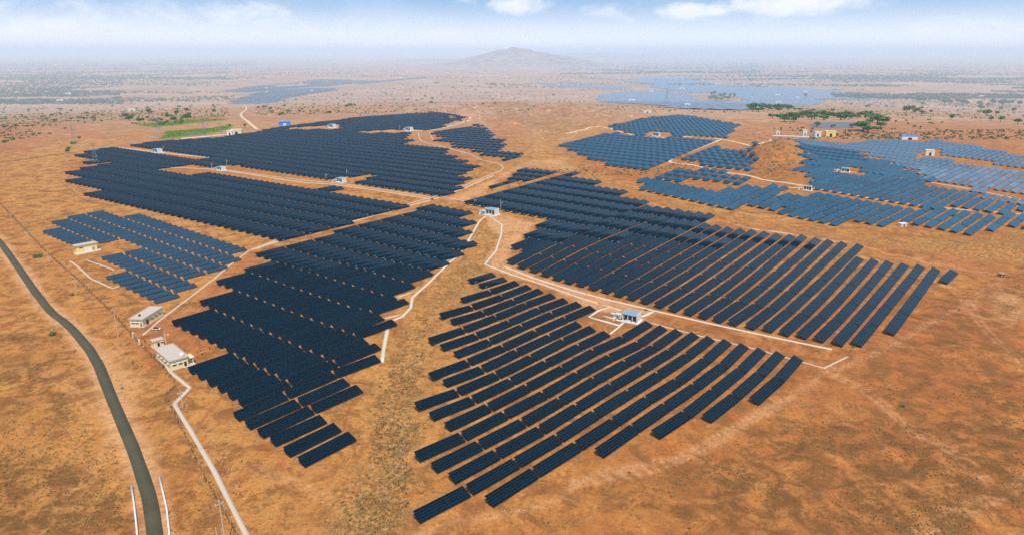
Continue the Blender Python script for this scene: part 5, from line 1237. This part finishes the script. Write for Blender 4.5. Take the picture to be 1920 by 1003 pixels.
sz = np.concatenate([rng.uniform(.3, .8, len(U)), rng.uniform(.4, 1.5, len(G)), rng.uniform(.3, 1.0, len(B_)), rng.uniform(.3, 1.0, len(C_)), rng.uniform(.4, 1.0, len(D_)), rng.uniform(.5, 1.2, len(Fv))])
scatter('dry_scrub', np.column_stack([allp, z + .05]), sz, 7, 'tuft', 'low dry scrub and tufts dotted over the open soil', .6, .5)
gsel = uniform_ground(5000, 330, 1010); v = fbm(gsel[:, 0] / 30, gsel[:, 1] / 30, 3, 99); gsel = gsel[v > .52]; gsel = gsel[near_ok(gsel)]
scatter('green_weeds', np.column_stack([gsel, height(gsel[:, 0], gsel[:, 1]) + .05]), rng.uniform(.4, 1.3, len(gsel)), 7, 'leafdry', 'sparse dusty green weeds on the soil', .6, .5)
cr = np.array([flat_at(*q)[:2] for q in poly_rand([(252, 233), (300, 226), (355, 220), (418, 215), (422, 221), (330, 235), (285, 239)], 700) + poly_rand([(303, 260), (312, 247), (400, 241), (432, 235), (428, 242), (390, 250), (345, 255)], 700)])
scatter('green_crop', np.column_stack([cr, np.full(len(cr), .1)]), rng.uniform(1.2, 2.6, len(cr)), 6, 'crop', 'green crop of the two irrigated fields', .5, .35)
def stones(name, P, size, m, label):
    g = np.random.default_rng(3); n = len(P)
    base = np.array([(1, 0, 0), (0, 1, 0), (-1, 0, 0), (0, -1, 0), (0, 0, 1), (.5, .5, .6), (-.5, .5, .55), (-.5, -.5, .6), (.5, -.5, .5)], float)
    f = [(0, 1, 5), (1, 2, 6), (2, 3, 7), (3, 0, 8), (5, 1, 4), (1, 6, 4), (6, 2, 4), (2, 7, 4), (7, 3, 4), (3, 8, 4), (8, 0, 4), (0, 5, 4)]
    V = base[None] * g.uniform(.55, 1.25, (n, 9, 1)) * size[:, None, None] * .5
    a = g.uniform(0, 6.28, n); c, s = np.cos(a), np.sin(a); x, y = V[..., 0].copy(), V[..., 1].copy()
    V[..., 0] = x * c[:, None] - y * s[:, None]; V[..., 1] = x * s[:, None] + y * c[:, None]
    V[..., :2] += P[:, None]; V[..., 2] += height(P[:, 0], P[:, 1])[:, None] - .03
    F = (np.arange(n)[:, None, None] * 9 + np.array(f)[None]).reshape(-1, 3)
    o = link_mesh(name, mesh_np(name, V.reshape(-1, 3), F, [M[m]])); set_props(o, label, None, None, 'stuff')
S1_ = scatter_px([(885, 430), (925, 440), (900, 500), (840, 580), (800, 650), (785, 760), (760, 900), (700, 1005), (600, 1005), (700, 830), (740, 660), (790, 590)], 1300, .44, 8)
S2_ = scatter_px([(780, 640), (795, 660), (785, 730), (755, 900), (735, 900), (750, 760)], 260)
bl = dense_line(poly_w([(1870, 528), (1760, 600), (1640, 667), (1560, 692), (1480, 740), (1310, 846), (1100, 897), (1000, 947), (900, 975), (780, 1003)]), .5); bl = bl[rng.uniform(size=len(bl)) < .45] ; bl = bl + rng.normal(size=bl.shape) * .7
bl2 = dense_line(poly_w([(1195, 377), (1300, 402), (1420, 431), (1500, 441), (1620, 464), (1720, 486), (1800, 505), (1870, 516)]), .6); bl2 = bl2[rng.uniform(size=len(bl2)) < .5] + rng.normal(size=(1, 2)) * .2; bl2 = bl2 + rng.normal(size=bl2.shape) * 1.0
S3_ = scatter_px([(1480, 740), (1540, 700), (1500, 800), (1480, 830)], 120); S4_ = scatter_px([(1440, 895), (1560, 880), (1600, 960), (1450, 970)], 160, .5, 2); S5_ = scatter_px([(1660, 770), (1720, 770), (1820, 850), (1780, 870)], 200, .48, 6)
S6_ = scatter_px([(1800, 480), (1900, 470), (1920, 560), (1860, 540)], 220)
pathl = dense_line(poly_w([(365, 815), (405, 885), (435, 945)]), .6) + 3
P_ = np.vstack([S1_, S3_, S4_, S5_, S6_]); stones('rocks', P_, rng.uniform(.2, .75, len(P_)), 'rock', 'brown stones strewn along the gully and the bare slopes')
P_ = np.vstack([S2_, bl, bl2, S1_[::4] + 1.3, pathl + rng.normal(size=pathl.shape) * 1.5]); stones('pale_rubble', P_, rng.uniform(.18, .55, len(P_)), 'rockpale', 'pale broken stones along the old boundary and the gully')
